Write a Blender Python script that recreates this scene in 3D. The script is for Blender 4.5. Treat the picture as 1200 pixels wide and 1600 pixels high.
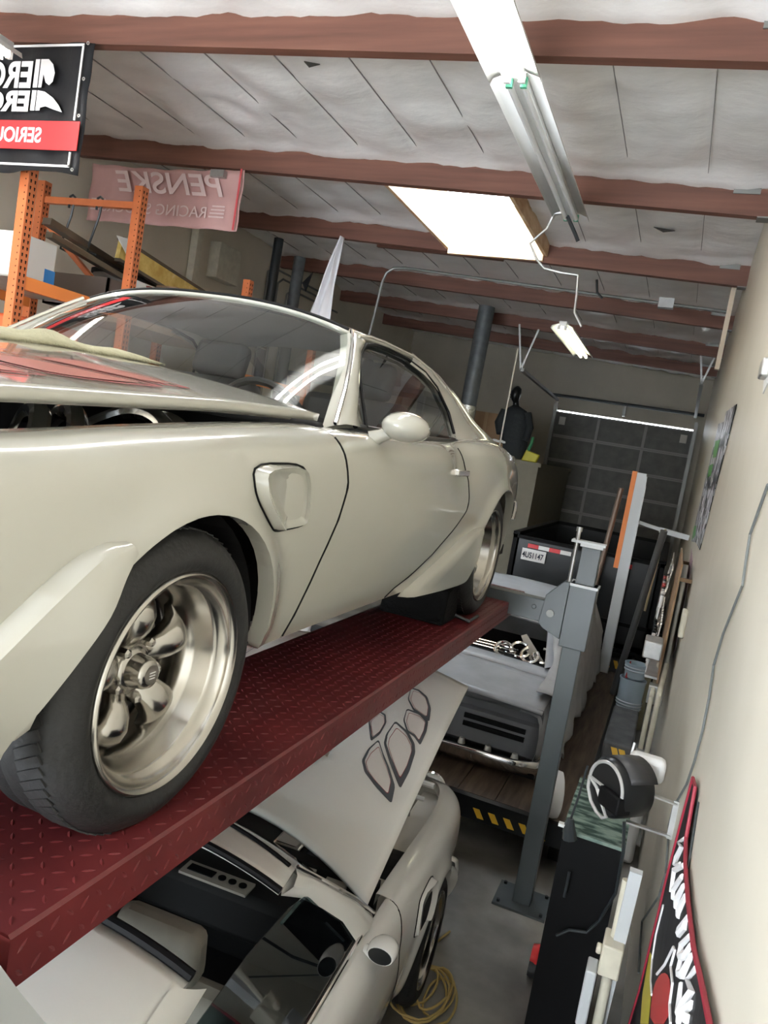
import bpy, math, random
from mathutils import Vector, Matrix, noise
D = bpy.data
for o in list(D.objects): D.objects.remove(o)
scene = bpy.context.scene
COL = scene.collection
R_ = random.Random(7)

# ------------------------------------------------------------------ camera
Yc = Vector((462, 38, -1200)).normalized()
Zc = Vector((2100, 12200, 1200)).normalized()
Zc = (Zc - Zc.dot(Yc) * Yc).normalized()
Xc = Yc.cross(Zc)
cam_data = D.cameras.new('camera')
cam = D.objects.new('camera', cam_data); COL.objects.link(cam)
cam_data.sensor_fit = 'VERTICAL'; cam_data.sensor_height = 32; cam_data.lens = 24
cam_data.clip_start = 0.05; cam_data.clip_end = 200
rot = Matrix((Xc, Yc, Zc))
cam.matrix_world = Matrix.Translation((0, 0, 2.65)) @ rot.to_4x4()
scene.camera = cam

# ------------------------------------------------------------------ world, light, exposure
world = D.worlds.new('world'); scene.world = world; world.use_nodes = True
bg = world.node_tree.nodes['Background']
bg.inputs[0].default_value = (0.86, 0.93, 1.0, 1); bg.inputs[1].default_value = 22.0
vs = scene.view_settings
vs.view_transform = 'Standard'; vs.look = 'None'; vs.gamma = 1; vs.exposure = 0.0
try: vs.use_curve_mapping = False
except Exception: pass
BAY_FILL_W = 22
ld = D.lights.new('bay_fill', 'AREA'); ld.shape = 'RECTANGLE'; ld.size = 4.2; ld.size_y = 3.2  # unseen area lamp added at the front bay as fill light
ld.energy = BAY_FILL_W; ld.color = (0.93, 0.97, 1.0)
lo = D.objects.new('bay_fill', ld); COL.objects.link(lo)
lo.location = (-2.9, -3.7, 2.0); lo.rotation_euler = (math.radians(90), 0, 0)

sd_ = D.lights.new('sun', 'SUN'); sd_.energy = 12; sd_.angle = 0.01; sd_.color = (1.0, 0.97, 0.90)
so_ = D.objects.new('sun', sd_); COL.objects.link(so_)
so_.rotation_euler = Vector((-0.10, 0.72, -0.69)).to_track_quat('-Z', 'Y').to_euler()

# ------------------------------------------------------------------ materials
MATS = {}
def mat(name, col, rough=0.5, metal=0.0, var=0.0, vscale=6.0, bump=0.0, bscale=40.0, emit=None, estr=0, spec=0.5, coat=0.0, alpha=None):
    if name in MATS: return MATS[name]
    m = D.materials.new(name); m.use_nodes = True
    nt = m.node_tree; b = nt.nodes['Principled BSDF']
    c = (*col, 1)
    b.inputs['Base Color'].default_value = c
    b.inputs['Roughness'].default_value = rough; b.inputs['Metallic'].default_value = metal
    b.inputs['Specular IOR Level'].default_value = spec
    b.inputs['Coat Weight'].default_value = coat
    if coat: b.inputs['Coat Roughness'].default_value = 0.06
    tc = None
    if var > 0 or bump > 0:
        tc = nt.nodes.new('ShaderNodeTexCoord')
    if var > 0:
        n = nt.nodes.new('ShaderNodeTexNoise'); n.inputs['Scale'].default_value = vscale; n.inputs['Detail'].default_value = 5
        nt.links.new(tc.outputs['Object'], n.inputs['Vector'])
        r = nt.nodes.new('ShaderNodeValToRGB')
        r.color_ramp.elements[0].position = 0.3; r.color_ramp.elements[1].position = 0.7
        r.color_ramp.elements[0].color = (*[max(0, x * (1 - var)) for x in col], 1)
        r.color_ramp.elements[1].color = (*[min(1, x * (1 + var)) for x in col], 1)
        nt.links.new(n.outputs['Fac'], r.inputs['Fac']); nt.links.new(r.outputs['Color'], b.inputs['Base Color'])
    if bump > 0:
        n = nt.nodes.new('ShaderNodeTexNoise'); n.inputs['Scale'].default_value = bscale; n.inputs['Detail'].default_value = 3
        nt.links.new(tc.outputs['Object'], n.inputs['Vector'])
        bp = nt.nodes.new('ShaderNodeBump'); bp.inputs['Strength'].default_value = bump; bp.inputs['Distance'].default_value = 0.02
        nt.links.new(n.outputs['Fac'], bp.inputs['Height']); nt.links.new(bp.outputs['Normal'], b.inputs['Normal'])
    if emit:
        b.inputs['Emission Color'].default_value = (*emit, 1); b.inputs['Emission Strength'].default_value = estr
    if alpha is not None: b.inputs['Alpha'].default_value = alpha
    MATS[name] = m
    return m

def glass_mat(name, tint, refl=0.12, rough=0.0):
    if name in MATS: return MATS[name]
    m = D.materials.new(name); m.use_nodes = True; nt = m.node_tree
    for n in list(nt.nodes):
        if n.type == 'BSDF_PRINCIPLED': nt.nodes.remove(n)
    out = [n for n in nt.nodes if n.type == 'OUTPUT_MATERIAL'][0]
    t = nt.nodes.new('ShaderNodeBsdfTransparent'); t.inputs[0].default_value = (*tint, 1)
    g = nt.nodes.new('ShaderNodeBsdfGlossy'); g.inputs['Roughness'].default_value = rough
    g.inputs['Color'].default_value = (1, 1, 1, 1)
    lw = nt.nodes.new('ShaderNodeLayerWeight'); lw.inputs[0].default_value = 0.5
    f = nt.nodes.new('ShaderNodeMath'); f.operation = 'POWER'; f.inputs[1].default_value = 4.0
    nt.links.new(lw.outputs['Facing'], f.inputs[0])
    ad = nt.nodes.new('ShaderNodeMath'); ad.operation = 'ADD'; ad.inputs[1].default_value = refl; ad.use_clamp = True
    mx = nt.nodes.new('ShaderNodeMixShader')
    nt.links.new(f.outputs[0], ad.inputs[0]); nt.links.new(ad.outputs[0], mx.inputs[0])
    nt.links.new(t.outputs[0], mx.inputs[1]); nt.links.new(g.outputs[0], mx.inputs[2]); nt.links.new(mx.outputs[0], out.inputs[0])
    MATS[name] = m
    return m

def ramp_noise(name, cols, scale=3.0, rough=0.5, stretch=(1, 1, 1), bump=0.0, detail=6, metal=0, coords='Object', spec=0.5):
    """cols: list of (pos, colour)"""
    m = D.materials.new(name); m.use_nodes = True; nt = m.node_tree; b = nt.nodes['Principled BSDF']
    tc = nt.nodes.new('ShaderNodeTexCoord'); mp = nt.nodes.new('ShaderNodeMapping'); mp.inputs['Scale'].default_value = stretch
    n = nt.nodes.new('ShaderNodeTexNoise'); n.inputs['Scale'].default_value = scale; n.inputs['Detail'].default_value = detail
    r = nt.nodes.new('ShaderNodeValToRGB'); cr = r.color_ramp
    cr.elements[0].position, cr.elements[0].color = cols[0][0], (*cols[0][1], 1)
    cr.elements[1].position, cr.elements[1].color = cols[-1][0], (*cols[-1][1], 1)
    for p, c in cols[1:-1]:
        e = cr.elements.new(p); e.color = (*c, 1)
    nt.links.new(tc.outputs[coords], mp.inputs['Vector']); nt.links.new(mp.outputs[0], n.inputs['Vector'])
    nt.links.new(n.outputs['Fac'], r.inputs['Fac']); nt.links.new(r.outputs['Color'], b.inputs['Base Color'])
    b.inputs['Roughness'].default_value = rough; b.inputs['Metallic'].default_value = metal; b.inputs['Specular IOR Level'].default_value = spec
    if bump:
        bp = nt.nodes.new('ShaderNodeBump'); bp.inputs['Strength'].default_value = bump; bp.inputs['Distance'].default_value = 0.03
        nt.links.new(n.outputs['Fac'], bp.inputs['Height']); nt.links.new(bp.outputs['Normal'], b.inputs['Normal'])
    MATS[name] = m
    return m

M = dict(
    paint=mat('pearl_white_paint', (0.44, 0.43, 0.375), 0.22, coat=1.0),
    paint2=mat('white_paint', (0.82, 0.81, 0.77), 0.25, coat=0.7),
    primer=mat('grey_primer', (0.36, 0.37, 0.39), 0.42, var=0.12, vscale=5),
    primerdark=mat('dark_grey_primer', (0.10, 0.105, 0.115), 0.45, var=0.1),
    black=mat('black', (0.004, 0.004, 0.0045), 0.6, spec=0.15),
    blackgloss=mat('black_gloss', (0.008, 0.009, 0.010), 0.3, spec=0.35),
    rubber=mat('tyre_rubber', (0.011, 0.011, 0.011), 0.6, bump=0.15, bscale=60),
    chock=mat('chock_rubber', (0.004, 0.004, 0.004), 0.85, spec=0.15, bump=0.3, bscale=80),
    chrome=mat('chrome', (0.85, 0.84, 0.82), 0.08, 1.0),
    alu=mat('polished_aluminium', (0.42, 0.40, 0.365), 0.20, 1.0),
    aludark=mat('brushed_rotor', (0.32, 0.30, 0.27), 0.4, 0.9),
    steel=mat('galvanised_steel', (0.45, 0.45, 0.44), 0.4, 0.8, var=0.15, vscale=10),
    lift=mat('lift_grey', (0.072, 0.085, 0.090), 0.35, var=0.06, vscale=4),
    liftlight=mat('lift_light_grey', (0.55, 0.57, 0.58), 0.35),
    white=mat('white_plastic', (0.75, 0.75, 0.74), 0.45),
    offwhite=mat('off_white', (0.55, 0.52, 0.46), 0.5),
    fixture=mat('fixture_white', (0.88, 0.89, 0.88), 0.35),
    tube_off=mat('tube_unlit', (0.82, 0.83, 0.84), 0.2),
    tube_on=mat('tube_lit', (1, 1, 1), 0.3, emit=(1.0, 0.97, 0.92), estr=34.0),
    tube_left=mat('tube_lit_left', (1, 1, 1), 0.3, emit=(1.0, 0.95, 0.88), estr=75.0),
    tube_far=mat('tube_lit_far', (1, 1, 0.8), 0.3, emit=(1.0, 0.95, 0.66), estr=7.0),
    orange=mat('rack_orange', (0.55, 0.15, 0.05), 0.45, var=0.1, vscale=8),
    orangebeam=mat('beam_orange', (0.75, 0.22, 0.05), 0.45),
    cardboard=mat('cardboard', (0.30, 0.19, 0.11), 0.8, var=0.1, vscale=5),
    towel=mat('towel_cloth', (0.46, 0.44, 0.30), 0.95, var=0.08, vscale=30, bump=0.4, bscale=150),
    cover=mat('grey_cover_cloth', (0.36, 0.36, 0.36), 0.8, var=0.08, vscale=7, bump=0.2, bscale=30),
    interior=mat('interior_black', (0.02, 0.02, 0.021), 0.7, spec=0.15), headliner=mat('headliner_grey', (0.10, 0.10, 0.095), 0.8),
    seat=mat('seat_dark', (0.03, 0.03, 0.032), 0.7),
    seatlight=mat('seat_beige', (0.15, 0.138, 0.115), 0.75, var=0.12, vscale=14),
    dash=mat('dash_bezel', (0.34, 0.31, 0.27), 0.5),
    red=mat('red_plastic', (0.55, 0.03, 0.03), 0.4),
    yellow=mat('hazard_yellow', (0.85, 0.50, 0.03), 0.5),
    bannerblack=mat('banner_black', (0.012, 0.012, 0.014), 0.55, spec=0.25, bump=0.2, bscale=9),
    bannerred=mat('banner_red', (0.62, 0.03, 0.035), 0.45),
    bannerwhite=mat('banner_white', (0.78, 0.77, 0.77), 0.5),
    flag=mat('flag_cloth', (0.78, 0.77, 0.80), 0.8),
    bluet=mat('blue_tape', (0.03, 0.22, 0.6), 0.6),
    bin=mat('grey_bin', (0.16, 0.15, 0.14), 0.55),
    flue=mat('flue_pipe', (0.12, 0.13, 0.135), 0.5, 0.3, var=0.2, vscale=8),
    flueblack=mat('black_pipe', (0.02, 0.025, 0.028), 0.4),
    conduit=mat('conduit_metal', (0.22, 0.22, 0.21), 0.45, 0.6),
    wire=mat('grey_cable', (0.13, 0.14, 0.14), 0.5),
    cordyellow=mat('yellow_cord', (0.42, 0.30, 0.10), 0.6),
    beigepaint=mat('beige_partition', (0.22, 0.20, 0.15), 0.6, var=0.06),
    green=mat('green_cloth', (0.04, 0.22, 0.10), 0.6),
    plaster=mat('pvc_cream', (0.62, 0.58, 0.47), 0.45, var=0.1, vscale=12),
    amber=mat('amber_lens', (0.7, 0.25, 0.02), 0.3),
    redlens=mat('red_lens', (0.35, 0.01, 0.01), 0.15),
)
M['glass'] = glass_mat('tinted_glass', (0.72, 0.75, 0.73), 0.04)
M['glassdark'] = glass_mat('dark_glass', (0.36, 0.42, 0.43), 0.06)
M['glasspane'] = glass_mat('skylight_pane', (0.9, 0.93, 0.95), 0.02)
M['wood'] = ramp_noise('glulam_wood', [(0.25, (0.10, 0.040, 0.026)), (0.5, (0.15, 0.060, 0.040)), (0.8, (0.20, 0.085, 0.055))], 3.0, 0.6, (0.35, 4, 6), 0.05)
M['woodpale'] = ramp_noise('skylight_curb_wood', [(0.2, (0.45, 0.22, 0.09)), (0.6, (0.72, 0.50, 0.30)), (0.85, (0.80, 0.62, 0.42))], 4.0, 0.6, (1, 1, 3), 0.05)
M['deckwood'] = ramp_noise('deck_planks', [(0.25, (0.035, 0.024, 0.018)), (0.55, (0.10, 0.07, 0.05)), (0.85, (0.17, 0.125, 0.09))], 4.0, 0.65, (6, 0.6, 1), 0.1)
M['concrete'] = ramp_noise('stained_concrete', [(0.30, (0.06, 0.055, 0.048)), (0.46, (0.15, 0.142, 0.128)), (0.58, (0.24, 0.23, 0.21)), (0.74, (0.42, 0.40, 0.37))], 1.5, 0.38, (1, 1, 1), 0.05, 9)
M['insul'] = ramp_noise('white_vapour_barrier', [(0.3, (0.80, 0.79, 0.785)), (0.7, (0.88, 0.87, 0.86))], 2.6, 0.28, (1.0, 1.6, 1), 0.55, 6)
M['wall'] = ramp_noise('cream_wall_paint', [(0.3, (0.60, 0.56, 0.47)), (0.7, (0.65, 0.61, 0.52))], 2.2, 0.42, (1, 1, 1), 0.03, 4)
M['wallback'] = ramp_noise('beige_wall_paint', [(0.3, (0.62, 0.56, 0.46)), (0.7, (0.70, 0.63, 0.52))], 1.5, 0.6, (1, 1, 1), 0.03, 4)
M['wallfar'] = ramp_noise('darker_beige_wall', [(0.3, (0.34, 0.31, 0.25)), (0.7, (0.40, 0.36, 0.29))], 1.5, 0.6, (1, 1, 1), 0.03, 4)  # same beige as the other walls, set darker for the back wall
M['rollup'] = ramp_noise('grey_door_steel', [(0.3, (0.10, 0.10, 0.09)), (0.7, (0.15, 0.145, 0.13))], 5, 0.6, (1, 1, 1), 0.03, 6)
M['runway'] = ramp_noise('red_tread_plate', [(0.3, (0.10, 0.016, 0.018)), (0.6, (0.145, 0.022, 0.024)), (0.85, (0.19, 0.034, 0.036))], 4, 0.36, (1, 1, 1), 0.02, 8)
M['fibre'] = ramp_noise('yellow_insulation_board', [(0.35, (0.45, 0.30, 0.07)), (0.62, (0.60, 0.45, 0.15)), (0.75, (0.75, 0.70, 0.55))], 9, 0.8)
M['dusty'] = ramp_noise('dusty_black_top', [(0.35, (0.05, 0.05, 0.052)), (0.7, (0.11, 0.11, 0.11))], 7, 0.6)
M['glasstop'] = ramp_noise('green_glass_top', [(0.42, (0.04, 0.07, 0.06)), (0.5, (0.12, 0.18, 0.155)), (0.6, (0.22, 0.29, 0.25))], 9, 0.15, (1, 3, 1))
M['foil'] = mat('foil_wrap', (0.75, 0.75, 0.7), 0.25, 0.9, bump=1.0, bscale=30)

def hinted(name, col, rough=0.5):
    return mat(name, col, rough)

# ------------------------------------------------------------------ mesh helper
class MB:
    def __init__(s): s.v = []; s.f = []
    def add(s, vs, fs):
        o = len(s.v); s.v += [tuple(v) for v in vs]; s.f += [tuple(i + o for i in f) for f in fs]; return s
    def box(s, a, b, mtx=None):
        (x0, y0, z0), (x1, y1, z1) = a, b
        vs = [(x0,y0,z0),(x1,y0,z0),(x1,y1,z0),(x0,y1,z0),(x0,y0,z1),(x1,y0,z1),(x1,y1,z1),(x0,y1,z1)]
        if mtx: vs = [mtx @ Vector(v) for v in vs]
        return s.add(vs, [(0,3,2,1),(4,5,6,7),(0,1,5,4),(1,2,6,5),(2,3,7,6),(3,0,4,7)])
    def cbox(s, c, d, mtx=None):
        return s.box([c[i]-d[i]/2 for i in range(3)], [c[i]+d[i]/2 for i in range(3)], mtx)
    def bar(s, p0, p1, w, h, up=(0,0,1)):
        p0, p1 = Vector(p0), Vector(p1); d = p1 - p0; L = d.length; d.normalize()
        u = Vector(up); sd = d.cross(u)
        if sd.length < 1e-4: sd = d.cross(Vector((1,0,0)))
        sd.normalize(); u = sd.cross(d)
        vs = []
        for p in (p0, p1):
            for a, b in ((-1,-1),(1,-1),(1,1),(-1,1)): vs.append(p + sd*(a*w/2) + u*(b*h/2))
        return s.add(vs, [(3,2,1,0),(4,5,6,7),(0,1,5,4),(1,2,6,5),(2,3,7,6),(3,0,4,7)])
    def tube(s, pts, r, n=8, caps=True, radii=None):
        pts = [Vector(p) for p in pts]
        rings = []; prev = None
        for i, p in enumerate(pts):
            if i == 0: d = pts[1]-p
            elif i == len(pts)-1: d = p-pts[i-1]
            else: d = (pts[i+1]-p).normalized() + (p-pts[i-1]).normalized()
            d.normalize()
            if prev is None:
                a = d.orthogonal().normalized()
            else:
                a = prev - d*prev.dot(d); a.normalize()
            prev = a; b = d.cross(a)
            rr = radii[i] if radii else r
            rings.append([p + a*(rr*math.cos(2*math.pi*k/n)) + b*(rr*math.sin(2*math.pi*k/n)) for k in range(n)])
        vs = [v for rg in rings for v in rg]; fs = []
        for i in range(len(pts)-1):
            for k in range(n):
                k2 = (k+1) % n
                fs.append((i*n+k, i*n+k2, (i+1)*n+k2, (i+1)*n+k))
        if caps:
            fs.append(tuple(range(n))[::-1]); fs.append(tuple((len(pts)-1)*n+k for k in range(n)))
        return s.add(vs, fs)
    def cyl(s, p0, p1, r, r1=None, n=16):
        return s.tube([p0, p1], r, n, True, [r, r if r1 is None else r1])
    def lathe(s, prof, o, axis, n=48, close=False):
        """prof [(radius, along)] about axis through o"""
        o = Vector(o); ax = Vector(axis).normalized(); a = ax.orthogonal().normalized(); b = ax.cross(a)
        vs = []
        for k in range(n):
            t = 2*math.pi*k/n; e = a*math.cos(t) + b*math.sin(t)
            for r, al in prof: vs.append(o + ax*al + e*r)
        m = len(prof); fs = []
        for k in range(n):
            k2 = (k+1) % n
            for j in range(m if close else m-1):
                j2 = (j+1) % m
                fs.append((k*m+j, k2*m+j, k2*m+j2, k*m+j2))
        return s.add(vs, fs)
    def grid(s, P, closed=False):
        n, m = len(P), len(P[0]); vs = [p for row in P for p in row]; fs = []
        for i in range(n-1 if not closed else n):
            i2 = (i+1) % n
            for j in range(m-1): fs.append((i*m+j, i2*m+j, i2*m+j+1, i*m+j+1))
        return s.add(vs, fs)
    def prism(s, poly, off):
        """poly: 3D points; extruded by vector off"""
        n = len(poly); off = Vector(off)
        vs = [Vector(p) for p in poly] + [Vector(p)+off for p in poly]
        fs = [tuple(range(n))[::-1], tuple(range(n, 2*n))] + [(i, (i+1) % n, (i+1) % n + n, i+n) for i in range(n)]
        return s.add(vs, fs)
    def sheet(s, poly):
        return s.add(poly, [tuple(range(len(poly)))])
    def xf(s, fn):
        s.v = [tuple(fn(v)) for v in s.v]; return s
    def build(s, name, m, parent=None, smooth=True, bevel=0, solid=0, merge=False, angle=35, loc=None):
        me = D.meshes.new(name); me.from_pydata(s.v, [], s.f); me.validate()
        o = D.objects.new(name, me); COL.objects.link(o)
        me.materials.append(m if not isinstance(m, str) else M[m])
        import bmesh
        b = bmesh.new(); b.from_mesh(me)
        if merge: bmesh.ops.remove_doubles(b, verts=b.verts, dist=0.0015)
        bmesh.ops.recalc_face_normals(b, faces=b.faces); b.to_mesh(me); b.free()
        if smooth:
            me.polygons.foreach_set('use_smooth', [True]*len(me.polygons))
            try: me.set_sharp_from_angle(angle=math.radians(angle))
            except Exception: pass
        if solid:
            md = o.modifiers.new('solid', 'SOLIDIFY'); md.thickness = solid; md.offset = -1
        if bevel:
            md = o.modifiers.new('bevel', 'BEVEL'); md.width = bevel; md.segments = 2; md.limit_method = 'ANGLE'
        if parent: o.parent = parent
        if loc: o.location = loc
        return o

def thing(name, label, cat, loc=(0,0,0), rz=0.0, group=None):
    o = D.objects.new(name, None); COL.objects.link(o); o.empty_display_size = 0.1
    o.location = loc; o.rotation_euler = (0, 0, rz)
    o['label'] = label; o['category'] = cat
    if group: o['group'] = group
    return o
def tag(o, label, cat, group=None):
    o['label'] = label; o['category'] = cat
    if group: o['group'] = group
    return o
def struct(o): o['kind'] = 'structure'; return o

def text_mb(s, size, depth=0.002, shear=0.0, bold=0.0):
    cu = D.curves.new('lettering', 'FONT'); cu.body = s; cu.size = size; cu.extrude = depth/2; cu.shear = shear; cu.offset = bold
    cu.align_x = 'LEFT'
    ob = D.objects.new('lettering', cu); COL.objects.link(ob)
    dg = bpy.context.evaluated_depsgraph_get(); dg.update()
    me = D.meshes.new_from_object(ob.evaluated_get(dg))
    mb = MB(); mb.v = [tuple(v.co) for v in me.vertices]; mb.f = [tuple(p.vertices) for p in me.polygons]
    D.objects.remove(ob); D.meshes.remove(me); D.curves.remove(cu)
    return mb
def interp(tab, x):
    if x <= tab[0][0]: return tab[0][1]
    for (a, b), (c, d) in zip(tab, tab[1:]):
        if x <= c:
            t = (x-a)/(c-a); return b + (d-b)*t
    return tab[-1][1]
def sinterp(tab, x):
    """smooth (Catmull-Rom style) interpolation"""
    n = len(tab)
    if x <= tab[0][0]: return tab[0][1]
    if x >= tab[-1][0]: return tab[-1][1]
    for i in range(n-1):
        x0, y0 = tab[i]; x1, y1 = tab[i+1]
        if x <= x1:
            m0 = (y1-tab[i-1][1])/(x1-tab[i-1][0]) if i else (y1-y0)/(x1-x0)
            m1 = (tab[i+2][1]-y0)/(tab[i+2][0]-x0) if i < n-2 else (y1-y0)/(x1-x0)
            h = x1-x0; t = (x-x0)/h
            return (2*t**3-3*t*t+1)*y0 + (t**3-2*t*t+t)*h*m0 + (-2*t**3+3*t*t)*y1 + (t**3-t*t)*h*m1
# ------------------------------------------------------------------ the building
CEIL = lambda x: 5.12 - 0.04*min(0, x)          # under side of the roof lining
BEAM = lambda x: 4.85 - 0.04*min(0, x)          # under side of the beams
WX, LX, Y0R, Y1R = 0.24, -6.8, -4.0, 18.2
BY = [-0.2, 2.1, 4.43, 6.78, 9.02, 11.4, 13.8, 16.1]

struct(MB().box((LX-0.3, Y0R-0.3, -0.2), (WX+0.3, Y1R+0.3, 0)).build('floor', 'concrete', smooth=False))
struct(MB().box((WX, Y0R, 0), (WX+0.2, Y1R, 5.4)).build('wall_right', 'wall', smooth=False))
struct(MB().box((LX-0.2, Y0R, 0), (LX, Y1R, 5.6)).build('wall_left', 'wallback', smooth=False))
# back wall with the roll-up door opening
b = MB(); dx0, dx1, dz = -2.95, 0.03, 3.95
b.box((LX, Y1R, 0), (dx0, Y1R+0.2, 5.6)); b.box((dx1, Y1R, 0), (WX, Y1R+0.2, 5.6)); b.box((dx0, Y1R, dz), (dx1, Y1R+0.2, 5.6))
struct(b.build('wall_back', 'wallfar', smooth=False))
# front wall behind the viewer with a bay left open for the added fill light
b = MB(); b.box((LX, Y0R-0.2, 0), (-5.1, Y0R, 5.6)); b.box((-0.7, Y0R-0.2, 0), (WX, Y0R, 5.6)); b.box((-5.1, Y0R-0.2, 3.7), (-0.7, Y0R, 5.6))
struct(b.build('wall_front', 'wallback', smooth=False))
# sectional door
d = D.objects.new('door_1', None); COL.objects.link(d); struct(d); d.location = ((dx0+dx1)/2, Y1R-0.05, 0)
npan = 7; ph = (dz-0.035)/npan; W = dx1-dx0+0.12
for i in range(npan):
    z0 = i*ph
    b = MB().box((-W/2, 0, z0+0.0), (W/2, 0.04, z0+ph-0.0))
    b2 = MB()
    for z in (z0+0.004, z0+ph-0.034): b2.box((-W/2, -0.035, z), (W/2, -0.001, z+0.03))
    for k in range(4):
        x = -W/2 + W*k/3; x = max(-W/2+0.03, min(W/2-0.03, x)); b2.box((x-0.03, -0.032, z0+0.034), (x+0.03, -0.001, z0+ph-0.034))
    b.box((-W/2, -0.015, z0+ph*0.48), (W/2, 0, z0+ph*0.52))
    pnl = b.build('door_panel', 'rollup', d, smooth=False)
    b2.build('panel_rib', mat('lightened_rib_steel', (0.26, 0.25, 0.23), 0.5), pnl, smooth=False)  # lighter colour than the panels stands in for relief lost in low light
for sx in (-1, 1):
    MB().box((sx*(W/2-0.02)-0.04, -0.10, 0), (sx*(W/2-0.02)+0.04, -0.045, 4.1)).build('door_track', 'conduit', d, smooth=False)
MB().cyl((-W/2-0.1, -0.2, 4.26), (W/2+0.1, -0.2, 4.26), 0.035).build('torsion_spring', 'flueblack', d)
MB().box((-0.03, -0.22, 4.0), (0.03, -0.14, 4.3)).build('spring_bracket', 'conduit', d, smooth=False)
for sx in (-1, 1):
    MB().box((sx*(W/2-0.22)-0.07, -0.06, 3.62), (sx*(W/2-0.22)+0.07, -0.03, 3.80)).build('hinge_plate', 'offwhite', d, smooth=False)
# roof lining, bay by bay, with sagging sheets and seams every 61 cm; an opening for the skylight
SKX0, SKX1 = -3.10, -1.95
yb = [Y0R-0.1] + BY + [Y1R+0.1]
b = MB(); STEP = 0.61
x = WX+0.1; xs = []
while x > LX-0.3: xs.append(x); x -= STEP/10
xs.append(LX-0.3)
for bi in range(len(yb)-1):
    ya, yz = yb[bi], yb[bi+1]; n = 30
    sky = abs(ya-6.78) < 0.01
    def P(x, j, ya=ya, yz=yz, n=n):
        t = j/n; y = ya + (yz-ya)*t
        u = ((WX+0.1-x)/STEP) % 1.0
        sag = (0.25+0.75*min(1, 6*min(t, 1-t)))*0.060*math.sin(math.pi*u)**0.6 * (0.6 + 0.8*noise.noise((x*0.8, y*0.5, 3.0)))
        edge = 0.06*math.exp(-min(t, 1-t)*n/2.2)
        wr = 0.034*noise.noise((x*3.3, y*2.1, 1.0)) + 0.018*(abs(noise.noise((x*5+y*2, y*4, 5.0)))-.2) + 0.006*noise.noise((x*16, y*12, 2.0))
        return (x, y, CEIL(x) - max(0, sag) - edge + wr)
    for i in range(len(xs)-1):
        if sky and xs[i] <= SKX1+0.02 and xs[i+1] >= SKX0-0.08: continue
        b.grid([[P(xs[i], j) for j in range(n+1)], [P(xs[i+1]+0.0, j) for j in range(n+1)]])
struct(b.build('ceiling', 'insul', merge=True, angle=70))
b = MB()
for bi in range(len(yb)-1):
    ya, yz = yb[bi], yb[bi+1]
    x = WX+0.1; k = 0
    while x > LX-0.3:
        if not (abs(ya-6.78) < 0.01 and SKX0-0.1 < x < SKX1+0.1):
            b.bar((x, ya+0.03, CEIL(x)-0.012), (x, yz-0.03, CEIL(x)-0.012), 0.004, 0.010)
        x -= STEP
struct(b.build('trim_1', mat('seam_tape', (0.30, 0.29, 0.29), 0.6), smooth=False))
# roof deck over the lining with the hole for the skylight
b = MB(); zt = 5.42
b.box((LX-0.3, Y0R-0.3, zt), (WX+0.3, 6.83, zt+0.1)); b.box((LX-0.3, 9.04, zt), (WX+0.3, Y1R+0.3, zt+0.1))
b.box((LX-0.3, 6.83, zt), (SKX0-0.05, 9.04, zt+0.1)); b.box((SKX1+0.05, 6.83, zt), (WX+0.3, 9.04, zt+0.1))
struct(b.build('ceiling_deck', 'woodpale', smooth=False))
for i, y in enumerate(BY):
    w = 0.085
    vs = []
    for x in (LX, WX):
        for (yy, zz) in ((y, BEAM(x)), (y+w, BEAM(x)), (y+w, CEIL(x)+0.12), (y, CEIL(x)+0.12)): vs.append((x, yy, zz))
    o = MB().add(vs, [(0,1,2,3),(7,6,5,4),(0,4,5,1),(1,5,6,2),(2,6,7,3),(3,7,4,0)]).build('trim_%d' % (i+2), 'wood', smooth=False)
    struct(o)
    if i >= 2:
        mb = MB().box((WX-0.30, y-0.012, CEIL(0)-0.10), (WX-0.10, y-0.001, CEIL(0)-0.03)).box((WX-0.09, y-0.02, BEAM(0)-0.012), (WX-0.001, y+0.10, BEAM(0)-0.001))
        mb.build('beam_hanger', 'conduit', o, smooth=False)
# skylight
w = D.objects.new('window_1', None); COL.objects.link(w); struct(w); w.location = (0, 0, 0)
b = MB(); z0, z1 = 5.0, 5.53; ya, yz = 6.87, 9.02
b.box((SKX0-0.04, ya, z0), (SKX0, yz, z1)); b.box((SKX1, ya, z0), (SKX1+0.04, yz, z1))
b.box((SKX0, ya-0.002, z0+0.16), (SKX1, ya+0.025, z1)); b.box((SKX0, yz-0.06, z0-0.06), (SKX1, yz-0.001, z1))
b.build('window_frame', 'woodpale', w, smooth=False)
MB().box((SKX0-0.04, ya, z1), (SKX1+0.04, yz, z1+0.02)).build('window_pane', 'glasspane', w, smooth=False)
# wood strip and torn flaps of lining
tag(MB().bar((-4.35, 9.7, 5.15), (-2.6, 9.7, 5.10), 0.05, 0.03).build('wood_batten', 'wood', smooth=False), 'thin brown wooden batten on the white ceiling just beyond the skylight', 'batten')
for k, (cx, cy, s) in enumerate([(-0.62, 8.05, 1.0), (-3.0, 5.05, 0.6)]):
    pts = [(cx-0.10*s, cy-0.04*s, CEIL(cx)-0.05), (cx, cy-0.07*s, CEIL(cx)-0.10), (cx+0.10*s, cy, CEIL(cx)-0.06), (cx, cy+0.06*s, CEIL(cx)-0.05)]
    o = MB().prism(pts, (0, 0, 0.006)).build('lining_flap', mat('torn_lining', (0.07, 0.065, 0.06), 0.7), smooth=False)
    tag(o, ['torn dark flap hanging from the ceiling lining right of the unlit tubes', 'small dark tear in the ceiling lining above the black banner'][k], 'flap')
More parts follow.
